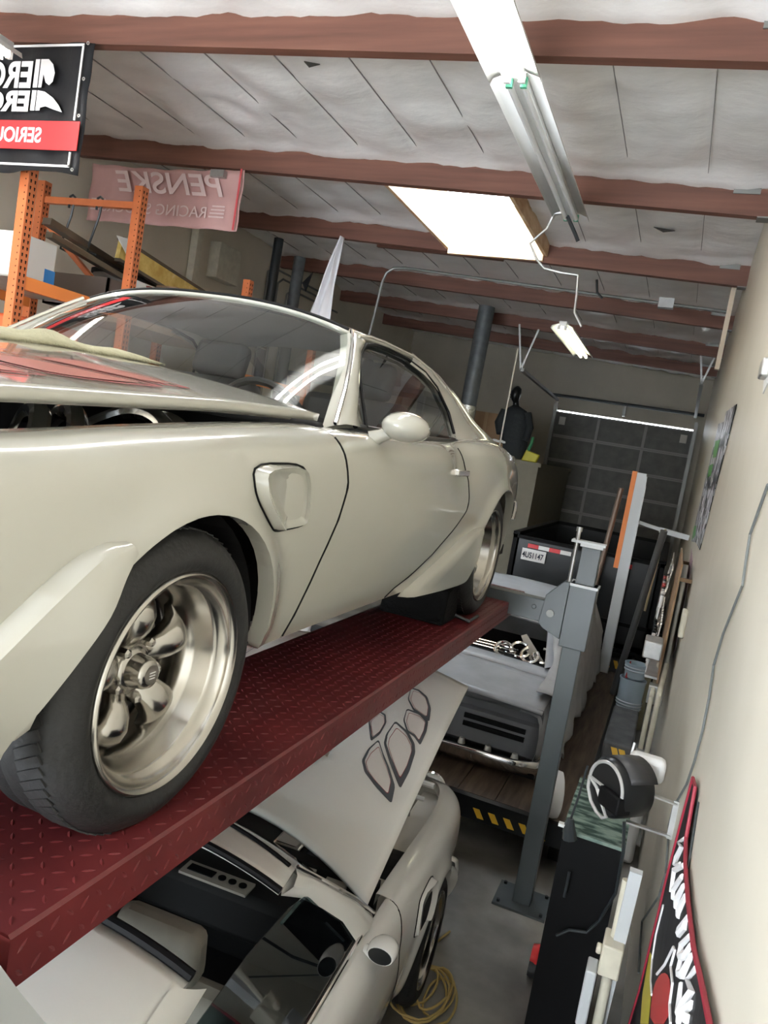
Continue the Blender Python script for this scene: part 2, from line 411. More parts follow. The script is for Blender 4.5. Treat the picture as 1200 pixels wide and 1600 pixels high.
# upper shelf of furring on the right wall far end
struct(MB().box((WX-0.14, 9.25, 4.0), (WX-0.09, 9.33, 4.93)).build('trim_20', mat('pale_timber', (0.62, 0.52, 0.40), 0.6), smooth=False))

# ------------------------------------------------------------------ fluorescent fixtures
def fixture(name, label, x, y0, y1, z, lit, w=0.28):
    t = thing(name, label, 'light fixture', (x, (y0+y1)/2, z), 0, None)
    L = (y1-y0)/2
    prof = [(-w/2, -0.045), (-w/2+0.012, -0.012), (-0.055, 0.02), (-0.05, 0.02), (-0.05, 0.055), (0.05, 0.055), (0.05, 0.02), (0.055, 0.02), (w/2-0.012, -0.012), (w/2, -0.045)]
    b = MB(); P = [[(a, -L, c) for a, c in prof], [(a, L, c) for a, c in prof]]
    b.grid(P); b.box((-0.045, -L, -0.008), (0.045, L, 0.05))
    b.build('reflector', 'fixture', t, solid=0.002, angle=30)
    for sx in (-0.042, 0.042):
        MB().cyl((sx, -L+0.03, -0.035), (sx, L-0.03, -0.035), 0.019, n=14).build('tube', lit or 'tube_off', t)
    for sy in (-1, 1):
        for sx in (-0.042, 0.042):
            MB().box((sx-0.018, sy*(L-0.018)-0.012, -0.055), (sx+0.018, sy*(L-0.018)+0.012, 0.0)).build('lamp_holder', mat('green_holder', (0.08, 0.35, 0.22), 0.4) if not lit else 'white', t, smooth=False)
    return t
fixture('fluorescent_fixture', 'lit pair of long fluorescent tubes nearest the viewer under the beams', -1.28, 1.92, 4.34, 4.76, M['tube_on'], 0.30)
fixture('fluorescent_fixture', 'unlit pair of long fluorescent tubes running on from the lit ones', -1.28, 4.36, 6.72, 4.76, None, 0.30)
fixture('fluorescent_fixture', 'small yellowish lit fluorescent fixture far off towards the roll-up door', -1.80, 10.2, 12.6, 4.46, M['tube_far'], 0.30)
fixture('fluorescent_fixture', 'lit fluorescent fixture whose end peeps in at the upper left corner', -4.62, 1.5, 3.92, 4.72, M['tube_left'], 0.28)
# bent hanger wires and dangling cables
tag(MB().tube([(-1.34,6.65,4.76),(-1.42,6.66,4.75),(-1.46,6.66,4.62),(-1.58,6.66,4.49),(-1.50,6.67,4.36),(-1.42,6.67,4.29),(-1.28,6.68,4.27),(-1.13,6.68,4.26),(-1.11,6.68,4.1),(-1.10,6.68,3.95),(-1.02,6.68,3.84)], 0.011, 8).build('bent_conduit', 'steel'), 'thin bent metal conduit hanging off the far end of the unlit tubes', 'conduit')
tag(MB().tube([(-1.30,6.62,4.72),(-1.22,6.7,4.60),(-1.19,6.72,4.55)], 0.016, 8).build('dangling_cable', 'flueblack'), 'short black cord dangling at the end of the unlit tubes', 'cord')
tag(MB().tube([(-1.35,9.3,4.86),(-1.32,9.32,4.72),(-1.25,9.33,4.66)], 0.014, 8).build('dangling_cable', 'flueblack'), 'short black cord hanging below the third beam', 'cord')
# conduit along the ceiling with its drop
t = thing('ceiling_conduit', 'grey metal conduit running across under the ceiling and bending down on the left', 'conduit', (-2, 10.2, 4.9))
MB().tube([(x+2, 0, z-4.9) for x, z in [(0.12,4.83),(-1.2,4.88),(-3.0,4.96),(-4.1,5.01),(-4.28,4.99),(-4.37,4.92),(-4.41,4.8),(-4.45,4.3),(-4.5,3.8),(-4.5,3.2)]], 0.02, 8).build('pipe', 'conduit', t)
MB().box((1.32,-0.05,-0.10),(1.50,0.05,0.02)).build('junction_box', 'steel', t, smooth=False)
# flues and pipes
t = thing('flue_pipe', 'fat grey flue pipe wrapped in foil at its foot, beyond the coupe roof', 'pipe', (-3.62, 13.0, 2.65))
MB().tube([(-0.02,0,-2.65),(-0.02,0,0.75),(0,0,2.48)], 0.14, 20).build('pipe', 'flue', t)
MB().tube([(-0.05,0,0.0),(-0.04,0,0.3),(-0.03,0,0.55),(-0.02,0,0.78)], 0.15, 20, True, [0.16,0.17,0.16,0.15]).build('foil_wrap', 'foil', t)
tag(MB().cyl((-6.05,10.0,0.0),(-6.05,10.0,5.22),0.07).build('vent_pipe','flueblack'), 'black vertical pipe rising to the ceiling by the left wall', 'pipe')
tag(MB().cyl((-6.0,10.6,0.0),(-6.0,10.6,5.12),0.09).build('vent_pipe','flue'), 'grey vertical pipe just right of the black one by the left wall', 'pipe')
# far door track hangers
for k,(x,y) in enumerate([(-2.85,13.0),(0.0,14.2)]):
    z = 4.15 if k==0 else 4.45
    t = thing('track_hanger', ['V-shaped pale angle brackets hanging above the left end of the roll-up door', 'V-shaped pale angle brackets hanging above the right end of the roll-up door'][k], 'bracket', (x,y,z))
    b = MB(); b.bar((0,0,0),(-0.16,0,0.75),0.03,0.012,(0,1,0)); b.bar((0,0,0),(0.18,0,0.70),0.03,0.012,(0,1,0)); b.build('angle_strap','steel',t,smooth=False)
tag(MB().bar((-2.82,13.0,4.15),(-2.95,17.9,4.15),0.06,0.05).build('door_track_rail','conduit',smooth=False),'dark overhead track rail on the left of the roll-up door','rail')
tag(MB().bar((0.0,14.2,4.45),(0.02,17.9,4.2),0.06,0.05).build('door_track_rail','conduit',smooth=False),'dark overhead track rail on the right of the roll-up door','rail')
tag(MB().cyl((-2.63,11.5,1.4),(-2.62,11.5,4.28),0.013,n=6).build('hanging_rod','offwhite'),'thin pale vertical rod hanging in front of the black mannequin','rod')

# ------------------------------------------------------------------ partition room at the back and what stands on it
b = MB().box((LX+0.02, 14.0, 0), (-2.42, 18.1, 2.58)); b.box((LX+0.02, 13.95, 2.58), (-2.37, 18.1, 2.65))
tag(b.build('partition_room','beigepaint',smooth=False),'low beige boxed-in storage room left of the roll-up door','partition')
t = thing('cardboard_box','large brown cardboard box on the boxed-in storage room','box',(-3.6,14.4,2.65))
MB().box((-0.35,-0.2,0.0),(0.33,0.3,0.78)).build('carton','cardboard',t,smooth=False)
MB().box((-0.02,-0.203,0.0),(0.04,-0.199,0.78)).build('tape',mat('parcel_tape',(0.38,0.26,0.15),0.4),t,smooth=False)
tag(MB().box((-3.50,14.05,2.651),(-3.12,14.15,2.90)).build('cardboard_box','cardboard',smooth=False),'small brown carton in front of the large one beside the mannequin','box')
b=MB()
for k in range(7): b.cbox((-3.5+0.062*k,14.08,2.925+0.01*(k%2)),(0.07,0.09,0.045))
tag(b.build('paper_pile','white',bevel=0.01),'crumpled white papers on top of the small carton','papers')
# mannequin: torso, shoulders, neck, head, arms folded to the sides
def blob(rings, n=20):
    """rings [(cx,cy,z,rx,ry)] -> closed lofted body"""
    b = MB(); P = []
    for cx, cy, z, rx, ry in rings:
        P.append([(cx+rx*math.cos(2*math.pi*k/n), cy+ry*math.sin(2*math.pi*k/n), z) for k in range(n+1)])
    b.grid(P); b.sheet(P[0][:-1][::-1]); b.sheet(P[-1][:-1]); return b
t = thing('mannequin','black mannequin with a bald head wearing a dark jacket on the storage room','mannequin',(-3.05,14.2,2.65))
b = blob([(0,0,0,.14,.11),(0,0,.25,.17,.12),(0,0,.5,.15,.11),(0,0,.75,.20,.12),(0,0,.88,.22,.11),(-.01,0,.94,.13,.09),(-.02,-.01,.98,.06,.06),(-.03,-.02,1.03,.055,.06),(-.05,-.03,1.07,.07,.09),(-.06,-.03,1.14,.09,.115),(-.06,-.02,1.22,.095,.12),(-.05,0,1.29,.075,.10),(-.05,0,1.335,.03,.04)])
b.tube([(-.135,-.06,1.17),(-.165,-.08,1.13),(-.13,-.06,1.11)],0.015,8)
b.build('body', 'blackgloss', t, merge=True, angle=80)
b = blob([(0.05,0,.02,.24,.17),(0.05,0,.3,.27,.18),(.03,0,.55,.25,.17),(0.02,0,.8,.26,.16),(0,0,.9,.20,.13),(-.01,0,.95,.11,.09)])
b.tube([(.20,-.02,.86),(.32,-.05,.62),(.28,-.10,.36)],.07,10,True,[.08,.075,.06]); b.tube([(-.2,-.02,.86),(-.27,-.06,.62),(-.2,-.12,.42)],.07,10,True,[.08,.07,.06])
for v in range(len(b.v)):
    x,y,z=b.v[v]; n_=0.03*noise.noise((x*9,y*9,z*7)); b.v[v]=(x*(1+n_*3),y*(1+n_*3),z)
b.build('jacket', mat('dark_jacket',(0.02,0.024,0.028),0.8,bump=0.5,bscale=12), t, merge=True, angle=80)
tag(MB().prism([(-2.78,14.1,2.651),(-2.50,14.1,2.651),(-2.46,14.1,2.80),(-2.72,14.1,2.86)],(0,0.12,0)).build('yellow_bag',mat('bright_yellow',(0.60,0.55,0.04),0.5),bevel=0.02),'small yellow bag at the feet of the mannequin','bag')
tag(MB().tube([(-2.66,14.0,2.85),(-2.62,14.0,2.98),(-2.62,14.0,3.10)],0.03,8).build('green_scarf','green'),'green strip of cloth hanging beside the mannequin jacket','cloth')
# ------------------------------------------------------------------ coupe body shape (local: x = sideways, y = rearwards from the front axle, z = up)
TOP = [(-1.08,.60),(-.98,.655),(-.80,.70),(-.60,.735),(-.34,.758),(-.1,.785),(.28,.82),(.62,.842),(1.0,.852),(1.5,.858),(1.9,.875),(2.25,.90),(2.6,.915),(2.9,.895),(3.3,.845),(3.6,.80),(3.75,.77)]
MAXW = [(-1.08,.60),(-1.0,.72),(-.85,.82),(-.6,.885),(-.2,.91),(.3,.91),(.8,.905),(1.5,.905),(2.1,.912),(2.6,.93),(3.0,.915),(3.4,.86),(3.65,.80),(3.75,.74)]
ARCH = [(0.02,.275,.365),(2.70,.31,.375)]
def top_l(l): return sinterp(TOP, l)
def max_w(l): return sinterp(MAXW, l)
def bot_l(l):
    z = .265 if l > -.7 else .265 + (-.7-l)*.25
    if l > 3.05: z = .265 + (l-3.05)*.35
    for c, h, r in ARCH:
        if abs(l-c) < r: z = max(z, h + math.sqrt(r*r-(l-c)**2))
    return z
def hood_h(l, w):
    e = interp([(-1.1,.60),(-.98,.655),(-.80,.705),(-.34,.775),(.28,.83),(.62,.850),(.78,.858)], l) + .004
    return e + .075*(1-(abs(w)/.76)**2.0)*(1 if l > -.7 else max(0.3, 1+(l+.7)*1.5))
def hood_front(w): return -.86 - .20*(1-abs(w)/.755)
def hood_rear(w): return .76 - .20*(1-(abs(w)/.755)**2)
GAP_F = [(.25,.55),(.325,.566),(.5,.63),(.60,.68),(.695,.716),(.78,.69),(.85,.65),(.95,.65)]
GAP_R = [(.25,1.30),(.30,1.40),(.34,1.55),(.40,1.72),(.50,1.93),(.58,2.06),(.65,2.08),(.72,2.07),(.80,2.02),(.90,1.95)]
def side_w(l, z):
    W = max_w(l); T = top_l(l)
    dz = T - z
    t = [(-.01,.16),(0.0,.088),(.012,.055),(.04,.028),(.09,.010),(.16,.002),(.24,.0)]
    d = sinterp(t, dz) if dz < .24 else 0
    low = interp([(.20,.085),(.27,.055),(.33,.036),(.42,.020),(.52,.006),(.60,0),(1.,0)], z)
    # crown line along the doors
    w = W - d - low
    for c, h, r in ARCH:
        q = math.hypot(l-c, z-h)
        w += .022*math.exp(-((q-r)/.05)**2)*(1 if z > .27 else .5)
    # haunch swells out over the rear wheel and waists in behind the door glass
    w -= .030*math.exp(-((l-2.0)/.22)**2)*max(0, min(1, (z-.62)/.15))
    return w
def wheel(parent, x, y, z, side, rim_r, tyre_r, width, fine=True, name='wheel', mrim='alu', dd=-.035):
    """side = +1: the dished outer face looks towards +x"""
    t = D.objects.new(name, None); COL.objects.link(t); t.parent = parent; t.location = (x, y, z)
    n = 96 if fine else 40; ax = (side, 0, 0)
    sw = .012
    prof = [(rim_r-.004,-.004),(rim_r+.010,.006),(rim_r+.022,.012),(rim_r+.035,.012),(tyre_r-.030,.004),(tyre_r-.014,-.008),(tyre_r-.004,-.022)]
    k = 4; gw = (width-.05)/k
    for i in range(k):
        a0 = -.028-gw*i; prof += [(tyre_r, a0-.004),(tyre_r, a0-gw+.012),(tyre_r-.008, a0-gw+.009),(tyre_r-.008, a0-gw+.003)]
    prof += [(tyre_r-.006,-width+.02),(tyre_r-.03,-width-.004),(rim_r+.01,-width-.006),(rim_r-.004,-width+.01)]
    b = MB().lathe(prof, (0,0,0), ax, n)
    if fine:   # shallow cross-cuts on the shoulder of the tread
        for q in range(80):
            a = 2*math.pi*q/80
            e = Vector((0, math.cos(a), math.sin(a))); tg = Vector((0,-math.sin(a), math.cos(a)))
            p0 = e*(tyre_r+.0015) + Vector((-side*.03,0,0)); p1 = e*(tyre_r+.0015) + Vector((-side*(width*.42),0,0)) + tg*.03
            b.bar(p0, p1, .018, .003, e)
    b.build('tyre', 'rubber', t, angle=50)
    # barrel and stepped lip
    prof = [(rim_r-.004,-.030),(rim_r+.004,-.004),(rim_r+.004,.006),(rim_r-.002,.010),(rim_r-.010,.006),(rim_r-.014,-.004),(rim_r-.017,-.020),(rim_r-.028,-.026),(rim_r-.034,-.034),(rim_r-.038,-.075),(rim_r-.046,-.085),(rim_r-.052,-.098),(rim_r-.056,-.112),(rim_r-.060,-.135),(rim_r-.055,-width+.02),(rim_r-.02,-width+.0)]
    MB().lathe(prof, (0,0,0), ax, n).build('rim', mrim, t, angle=60)
    R0, R1 = .045, rim_r-.058
    b = MB(); off = .45
    for q in range(5):
        a = 2*math.pi*q/5 + off
        e = Vector((0, math.cos(a), math.sin(a))); tg = Vector((0,-math.sin(a), math.cos(a))); A = Vector(ax)
        P = []
        for u, hw, dep, th in ((0,.030,-.080,.014),(.15,.029,-.068,.020),(.35,.033,-.056,.026),(.6,.039,-.052,.031),(.8,.043,-.058,.030),(.93,.048,-.074,.024),(1.02,.056,-.092,.012)):
            c = e*(R0+(R1-R0)*u) + A*(dep+dd)
            P.append([c + tg*(hw*math.cos(v)) + A*(th*math.sin(v)) for v in [math.pi*j/10 for j in range(11)]] + [c - tg*hw - A*.02, c + tg*hw - A*.02])
        P = [row + [row[0]] for row in P]
        b.grid(P)
    b.build('spokes', mrim, t, merge=True, angle=50)
    MB().lathe([(.0,-.062),(.052,-.062),(.062,-.070),(.066,-.10)], (side*dd,0,0), ax, 40).build('hub', mrim, t)
    cap = MB().lathe([(.048,-.064),(.046,-.058),(.036,-.054),(.033,-.026),(.028,-.016),(.020,-.014)], (side*dd,0,0), ax, 32).build('centre_cap', mrim, t, angle=50)
    MB().lathe([(.0,-.0125),(.0205,-.0125),(.0205,-.015)], (side*dd,0,0), ax, 24).build('cap_badge', 'aludark', cap)
    if fine:
        b = MB()
        for dz in (-.008,-.002,.004): b.box((min(side*(dd-.0128),side*(dd-.0118)),-.009,dz),(max(side*(dd-.0128),side*(dd-.0118)),.009,dz+.002))
        b.build('badge_lines','white',cap,smooth=False)
    b = MB(); 
    for q in range(5):
        a = 2*math.pi*q/5 + off + math.pi/5; e = Vector((0, math.cos(a), math.sin(a)))*.062
        if fine: MB().tube([e+Vector(ax)*(dd-.085), e+Vector(ax)*(dd-.045), e+Vector(ax)*(dd-.040)], .0105, 6, True, [.0105,.0105,.006]).build('lug_nut', mrim, t, angle=30)
    MB().lathe([(.0,-.160),(.150,-.160),(.150,-.18),(.0,-.18)], (0,0,0), ax, 40).build('brake_disc', 'aludark', t)
    return t

def bird_mb(surf):
    """outline of a spread bird of flame-like feathers, both wings; surf(l, w) -> 3D"""
    pass

def coupe(name, label, loc, rz, opened):
    t = thing(name, label, 'car', loc, rz)
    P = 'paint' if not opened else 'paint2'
    sides = (1, -1)
    U = 26
    def rows(l, extra=0.0):
        B, T = bot_l(l), top_l(l)
        Uu = min(.20, (T-B)*.7)
        zs = [B + (T-Uu-B)*k/14 for k in range(15)] + [T-Uu*f for f in (.85,.70,.55,.40,.30,.20,.125,.06,.02,0)]
        return zs
    def shell(s, ls, g0, g1, l0ref, l1ref, inner):
        G = []
        n = len(ls)
        for i, lr in enumerate(ls):
            row = []
            col = []
            B, T = bot_l(lr), top_l(lr)
            for k, z in enumerate(rows(lr)):
                l = lr
                if g1 and lr > l1ref[0]:
                    f = (lr-l1ref[0])/(l1ref[1]-l1ref[0]); l = lr + f*(interp(g1, z) - l1ref[1])
                if g0 and lr < l0ref[1]:
                    f = (l0ref[1]-lr)/(l0ref[1]-l0ref[0]); l = lr + f*(interp(g0, z) - l0ref[0])
                zz = z
                # keep heights on the real edges after the shift
                B2, T2 = bot_l(l), top_l(l)
                if B2 - B < .02: zz = B2 + (z-B)*(T2-B2)/(T-B)
                else: zz = z + (T2-T)*(z-B)/(T-B)
                col.append((s*side_w(l, zz), l, zz))
            b0 = col[0]; lip = [(b0[0]-s*.045, b0[1], b0[2]+.004), (b0[0]-s*.012, b0[1], b0[2]-.001)]
            tp = col[-1]; up = []
            for dw, dz in inner: up.append((tp[0]-s*dw, tp[1], tp[2]+dz))
            G.append(lip + col + up)
        return G
    def samples(a, bb, arcs):
        L = set(); n = int((bb-a)/.035)+1
        for i in range(n+1): L.add(round(a+(bb-a)*i/n, 4))
        for c, h, r in arcs:
            for k in range(25):
                v = c + r*.9995*math.cos(math.pi*k/24)
                if a < v < bb: L.add(round(v, 4))
        return sorted(L)
    for s in sides:
        # front wing
        g = shell(s, samples(-1.05, .69, ARCH[:1]), None, GAP_F, None, (.42, .69), [(.03,.003),(.055,.004),(.062,0),(.064,-.05)])
        G = [[(x, y - (.006 if i == len(g)-1 else 0), z) for x, y, z in r] for i, r in enumerate(g)]
        o = MB().grid(G).build('front_wing', P, t, merge=True, angle=50)
        g = shell(s, [ .70+(1.99-.70)*i/40 for i in range(41)], GAP_F, GAP_R, (.70, 1.2), (1.2, 1.99), [(.012,.002),(.02,-.003),(.022,-.04)])
        door = MB().grid(g).build('door', P, t, merge=True, angle=50)
        # rear quarter, its top row flows into the roof pillar
        ls = samples(1.99, 3.74, ARCH[1:])
        g = shell(s, ls, GAP_R, None, (1.99, 2.34), None, [(.01,.002)])
        b = MB().grid(g)
        # sail panel: from the quarter's shoulder up to the roof edge
        NS, NT = 16, 14
        la, lb = 2.10, 3.22
        winr = [(.878,2.09),(.913,2.13),(1.01,2.16),(1.10,2.12),(1.146,2.01),(1.173,1.80)]      # (z, l) rear edge of the side glass
        out = [(.90,3.10),(.95,2.90),(1.014,2.69),(1.12,2.50),(1.19,2.26),(1.235,1.92)]
        S = []
        for i in range(NS+1):
            q = i/NS; row = []
            for j in range(NT+1):
                p = j/NT
                zi = .885 + (1.172-.885)*p; li = interp(winr, zi)
                zo = .885 + (1.235-.885)*p; lo_ = interp([(.885,3.22)]+out, zo)
                l = li + (lo_-li)*q; z = zi + (zo-zi)*q
                wi = .80 - .6*(zi-.87); wo = interp([(.885,.80),(.95,.745),(1.014,.70),(1.12,.64),(1.19,.60),(1.235,.575)], zo)
                w = wi + (wo-wi)*q + .02*math.sin(math.pi*q)*(1-p*.5)
                if p < .45:    # blend to the shoulder
                    f = (1-p/.45)**2; w = w*(1-f) + f*(side_w(l, top_l(l))-.012); z = z*(1-f*.9) + f*.9*(top_l(l)+.002)
                row.append((s*w, l, z))
            S.append(row)
        b.grid(S)
        b.build('rear_quarter', P, t, merge=True, angle=60)
        # flares in front of both wheels
        for A, Bc, tipw in (([(-.225,.60),(-.28,.595),(-.36,.555),(-.46,.468),(-.55,.375),(-.60,.29),(-.61,.20)],
                              [(-.215,.582),(-.25,.545),(-.285,.485),(-.33,.415),(-.375,.34),(-.405,.27),(-.43,.19)], 0),
                             ([(2.34,.50),(2.25,.49),(2.08,.45),(1.88,.385),(1.68,.32),(1.56,.275),(1.5,.25)],
                              [(2.345,.46),(2.325,.40),(2.31,.34),(2.31,.28),(2.30,.235),(2.24,.222),(2.1,.222)], 0)):
            G = []
            for q, (a, c) in enumerate(zip(A, Bc)):
                f = min(1, .35+q/3)
                row = []
                for u, bul in ((0,-.006),(.06,.020),(.14,.032),(.35,.036),(.7,.038),(1.0,.034),(1.04,.012)):
                    l = a[0]+(c[0]-a[0])*u; z = a[1]+(c[1]-a[1])*u
                    base = side_w(l, max(z,.27))
                    if u == 1.04: base -= .05
                    row.append((s*(base + bul*f*1.1 + .002), l, z))
                G.append(row)
            # refine along
            F = []
            for q in range(len(G)-1):
                for k in range(4):
                    tt = k/4
                    F.append([tuple(sinterp([(r, G[r][j][m]) for r in range(len(G))], q+tt) for m in range(3)) for j in range(len(G[0]))])
            F.append(G[-1])
            MB().grid(F).build('wheel_flare', P, t, merge=True, angle=40)
        # air extractor on the wing: raised scoop with an open rear end
        X = lambda l, z, o_: (s*(side_w(l, z)+o_), l, z)
        tl, tr, br, bl = (.185,.735), (.425,.742), (.455,.600), (.275,.615)
        outl = [(.185,.742),(.425,.748),(.452,.70),(.462,.61),(.45,.594),(.30,.588),(.262,.612),(.20,.67)]
        def chaikin(o_, it=2):
            for _ in range(it):
                n_ = len(o_); q_ = []
                for a_ in range(n_):
                    p_, r_ = o_[a_], o_[(a_+1) % n_]
                    q_ += [(p_[0]*.8+r_[0]*.2, p_[1]*.8+r_[1]*.2), (p_[0]*.2+r_[0]*.8, p_[1]*.2+r_[1]*.8)]
                o_ = q_
            return o_
        outl = chaikin(outl)
        b = MB()
        ring0 = [X(l, z, .002) for l, z in outl]; cen = (.335,.668)
        ring1 = [X(cen[0]+(l-cen[0])*.94, cen[1]+(z-cen[1])*.94, .016 + (.016 if l < .3 else 0)) for l, z in outl]
        ring2 = [X(cen[0]+(l-cen[0])*.80+(.02), cen[1]+(z-cen[1])*.84, .018 if l < .3 else .004) for l, z in outl]
        ring3 = [X(.36+(l-cen[0])*.5, cen[1]+(z-cen[1])*.6, .012 if l < .3 else -.006) for l, z in outl]
        rr = [ring0, ring1, ring2, ring3]
        b.grid([r+[r[0]] for r in rr]); b.sheet(ring3)
        b.build('air_extractor', P, t, merge=True, angle=60)
        MB().tube([X(cen[0]+(l-cen[0])*1.02, cen[1]+(z-cen[1])*1.03, .0015) for l, z in outl+outl[:1]], .0025, 6).build('extractor_seam', 'black', t)
        if opened:
            MB().sheet([X(.36+(l-cen[0])*.62, cen[1]+(z-cen[1])*.70, .019) for l, z in outl]).build('extractor_opening', 'black', t)
        # mirror
        b = MB(); mc = Vector((s*(.935 if not opened else .90), 1.02, .89)); ms = 1.0 if not opened else .72
        ringsP = []
        for u, r in ((-.102,.0005),(-.101,.010),(-.094,.026),(-.072,.044),(-.036,.057),(.0,.061),(.038,.057),(.052,.052)):
            ringsP.append([(mc.x + math.cos(2*math.pi*k/20)*r*1.25*ms, mc.y+u*ms, mc.z+math.sin(2*math.pi*k/20)*r*.82*ms) for k in range(21)])
        b.grid(ringsP); b.sheet(ringsP[-1][:-1])
        b.tube([(s*.84,.985,.835),(s*.865,.99,.85),(s*.91,1.0,.875)], .02, 10, True, [.030,.022,.020])
        mir = b.build('mirror', P, t, merge=True, angle=50)
        MB().sheet([(mc.x+math.cos(2*math.pi*k/20)*.060*ms, mc.y+.0535*ms, mc.z+math.sin(2*math.pi*k/20)*.040*ms) for k in range(20)]).build('mirror_glass', 'blackgloss', mir)
        # door handle and lock
        hx = side_w(1.92,.755)
        b = MB().box((s*hx-.012, 1.85, .740),(s*hx+.026, 2.02, .766))
        hnd = b.build('door_handle', 'chrome', door, bevel=.004)
        MB().box((s*hx-.01, 1.87, .70),(s*hx+.003, 1.99, .743)).build('handle_recess', 'steel', door, smooth=False)
        MB().cyl((s*hx-.01, 1.96, .665),(s*hx+.005,1.96,.665),.014).build('door_lock', 'chrome', door)
        # belt trim, side glass
        SM = GAP_R
        for nm, gp in (('door_seam', GAP_F), ('door_seam', GAP_R)):
            MB().tube([(s*(side_w(l, z)-.0005), l, z) for z, l in [(z_, interp(gp, z_)) for z_ in [.27+.6*k/40 for k in range(41)] if z_ < top_l(interp(gp, z_))-.01]], .0035, 6).build(nm, 'black', t)
        gl = [(1.0,.865),(1.12,1.03),(1.21,1.11),(1.31,1.158),(1.42,1.176),(1.57,1.185),(1.78,1.184),(1.99,1.158),(2.10,1.11),(2.155,1.011),(2.12,.913),(2.07,.885),(1.9,.872),(1.5,.866)]
        GW = lambda z: .80-.6*(z-.87)
        MB().tube([(s*(GW(.885)+.005), l, z) for l, z in ((.94,.868),(1.3,.869),(1.7,.874),(2.0,.882),(2.10,.886))], .009, 8).build('belt_trim', 'blackgloss' if not opened else 'chrome', t)
        if not opened:
            MB().sheet([(s*(GW(z)-.015), l, z) for l, z in gl]).build('side_glass', 'glass', t, smooth=False)
            MB().tube([(s*(GW(z)+.0), l, z) for l, z in ((1.02,.87),(1.12,1.03),(1.21,1.118),(1.31,1.166),(1.42,1.184),(1.57,1.193),(1.79,1.190),(2.0,1.164),(2.115,1.115),(2.167,1.011),(2.13,.92))], .007, 6).build('window_seal', 'black', t)
        else:
            dg = [(.98,.87),(1.09,1.0),(1.15,1.08),(1.22,1.11),(1.32,1.125),(1.6,1.135),(1.88,1.125),(2.02,1.07),(2.06,1.0),(2.08,.885)]
            MB().sheet([(s*(GW(z)-.01), l, z) for l, z in dg]).build('side_glass', 'glassdark', t, smooth=False, solid=.004)
        # A pillar
        pf = [(.80,.855,.80),(.97,.965,.755),(1.10,1.06,.700),(1.19,1.135,.650),(1.235,1.175,.615)]     # (l, z, w)
        F0 = [(s*(w+.004), l-.05+.06*(i==0), z+.004) for i,(l,z,w) in enumerate(pf)]
        F0 = [(s*.79,.80,.858),(s*.745,.925,.968),(s*.69,1.05,1.065),(s*.64,1.15,1.142),(s*.60,1.215,1.192)]
        F1 = [(s*.815,.90,.868),(s*.77,.985,.965),(s*.712,1.095,1.055),(s*.662,1.19,1.128),(s*.628,1.29,1.176)]
        F2 = [(s*.80,1.00,.866),(s*.745,1.045,.955),(s*.69,1.14,1.040),(s*.635,1.225,1.105),(s*.60,1.315,1.150)]
        F3 = [(a[0]-s*.04, a[1], a[2]-.015) for a in F0]
        MB().grid([F3, F0, [tuple((p[i]*.55+q[i]*.45)+((s*.008,0,.006)[i]) for i in range(3)) for p, q in zip(F0, F1)], F1, F2, F3]).build('windscreen_pillar', P, t, merge=True, angle=50)
        MB().tube([(a[0]+s*.004, a[1]-.004, a[2]+.006) for a in F0], .007, 6).build('pillar_trim', 'chrome', t)
        if not opened: MB().tube([(s*.632,1.22,1.182),(s*.636,1.31,1.197),(s*.63,1.45,1.204),(s*.628,1.8,1.206),(s*.64,2.04,1.18),(s*.67,2.19,1.125)], .006, 6).build('drip_rail', P, t)
    # roof with a crowned skin
    def roof(l, q):
        e = interp([(1.24,.600),(1.32,.612),(1.6,.612),(1.92,.588),(2.26,.600),(2.5,.64)], l)
        ze = interp([(1.24,1.192),(1.32,1.200),(1.6,1.208),(1.92,1.218),(2.26,1.190),(2.5,1.12)], l)
        zc = interp([(1.24,1.262),(1.32,1.278),(1.45,1.287),(1.7,1.292),(1.95,1.286),(2.2,1.262),(2.5,1.17)], l)
        f = abs(q)
        return (q*e, l - .05*(1-q*q)*(1 if l < 1.3 else 0) , ze + (zc-ze)*(1-f**2.6))
    def roofgrid(l0, l1, n, q0=-1, q1=1, m=24):
        return [[roof(l0+(l1-l0)*i/n, q0+(q1-q0)*j/m) for j in range(m+1)] for i in range(n+1)]
    if not opened:
        MB().grid(roofgrid(1.22, 2.24, 22)).build('roof', P, t, merge=True, solid=.02, angle=60)
        MB().grid([[(x, y, z-.03) for x, y, z in r] for r in roofgrid(1.26, 2.24, 10, -.97, .97)]).build('headliner', 'headliner', t)
    else:
        MB().grid(roofgrid(1.22, 1.35, 5)).build('windscreen_header', P, t, merge=True, solid=.03, angle=60)
        MB().grid(roofgrid(1.86, 2.24, 10)).build('roof', P, t, merge=True, solid=.02, angle=60)
        MB().grid(roofgrid(1.33, 1.90, 10, -.07, .07, 4)).build('roof_bar', P, t, merge=True, solid=.04, angle=60)
        MB().tube([Vector(roof(1.85, -1+2*j/24))+Vector((0,0,.006)) for j in range(25)], .016, 8).build('roof_seal', 'black', t)
        MB().tube([Vector(roof(1.36, -1+2*j/24))+Vector((0,0,-.006)) for j in range(25)], .012, 8).build('header_seal', 'black', t)
    # windscreen and backlight
    def ws(q, p):     # q across, p up
        b0 = Vector((q*.77, .86-.27*(1-q*q), .872+.02*(1-q*q))); r = Vector(roof(1.235, q*.97))
        v = b0.lerp(r, p); v.z += .02*math.sin(math.pi*p); return tuple(v)
    MB().grid([[ws(-1+2*j/20, i/12) for j in range(21)] for i in range(13)]).build('windscreen', 'glass' if not opened else 'glassdark', t)
    MB().tube([Vector(ws(-1+2*j/20, 1))+Vector((0,-.004,.004)) for j in range(21)], .008, 6).build('windscreen_trim', 'black', t)
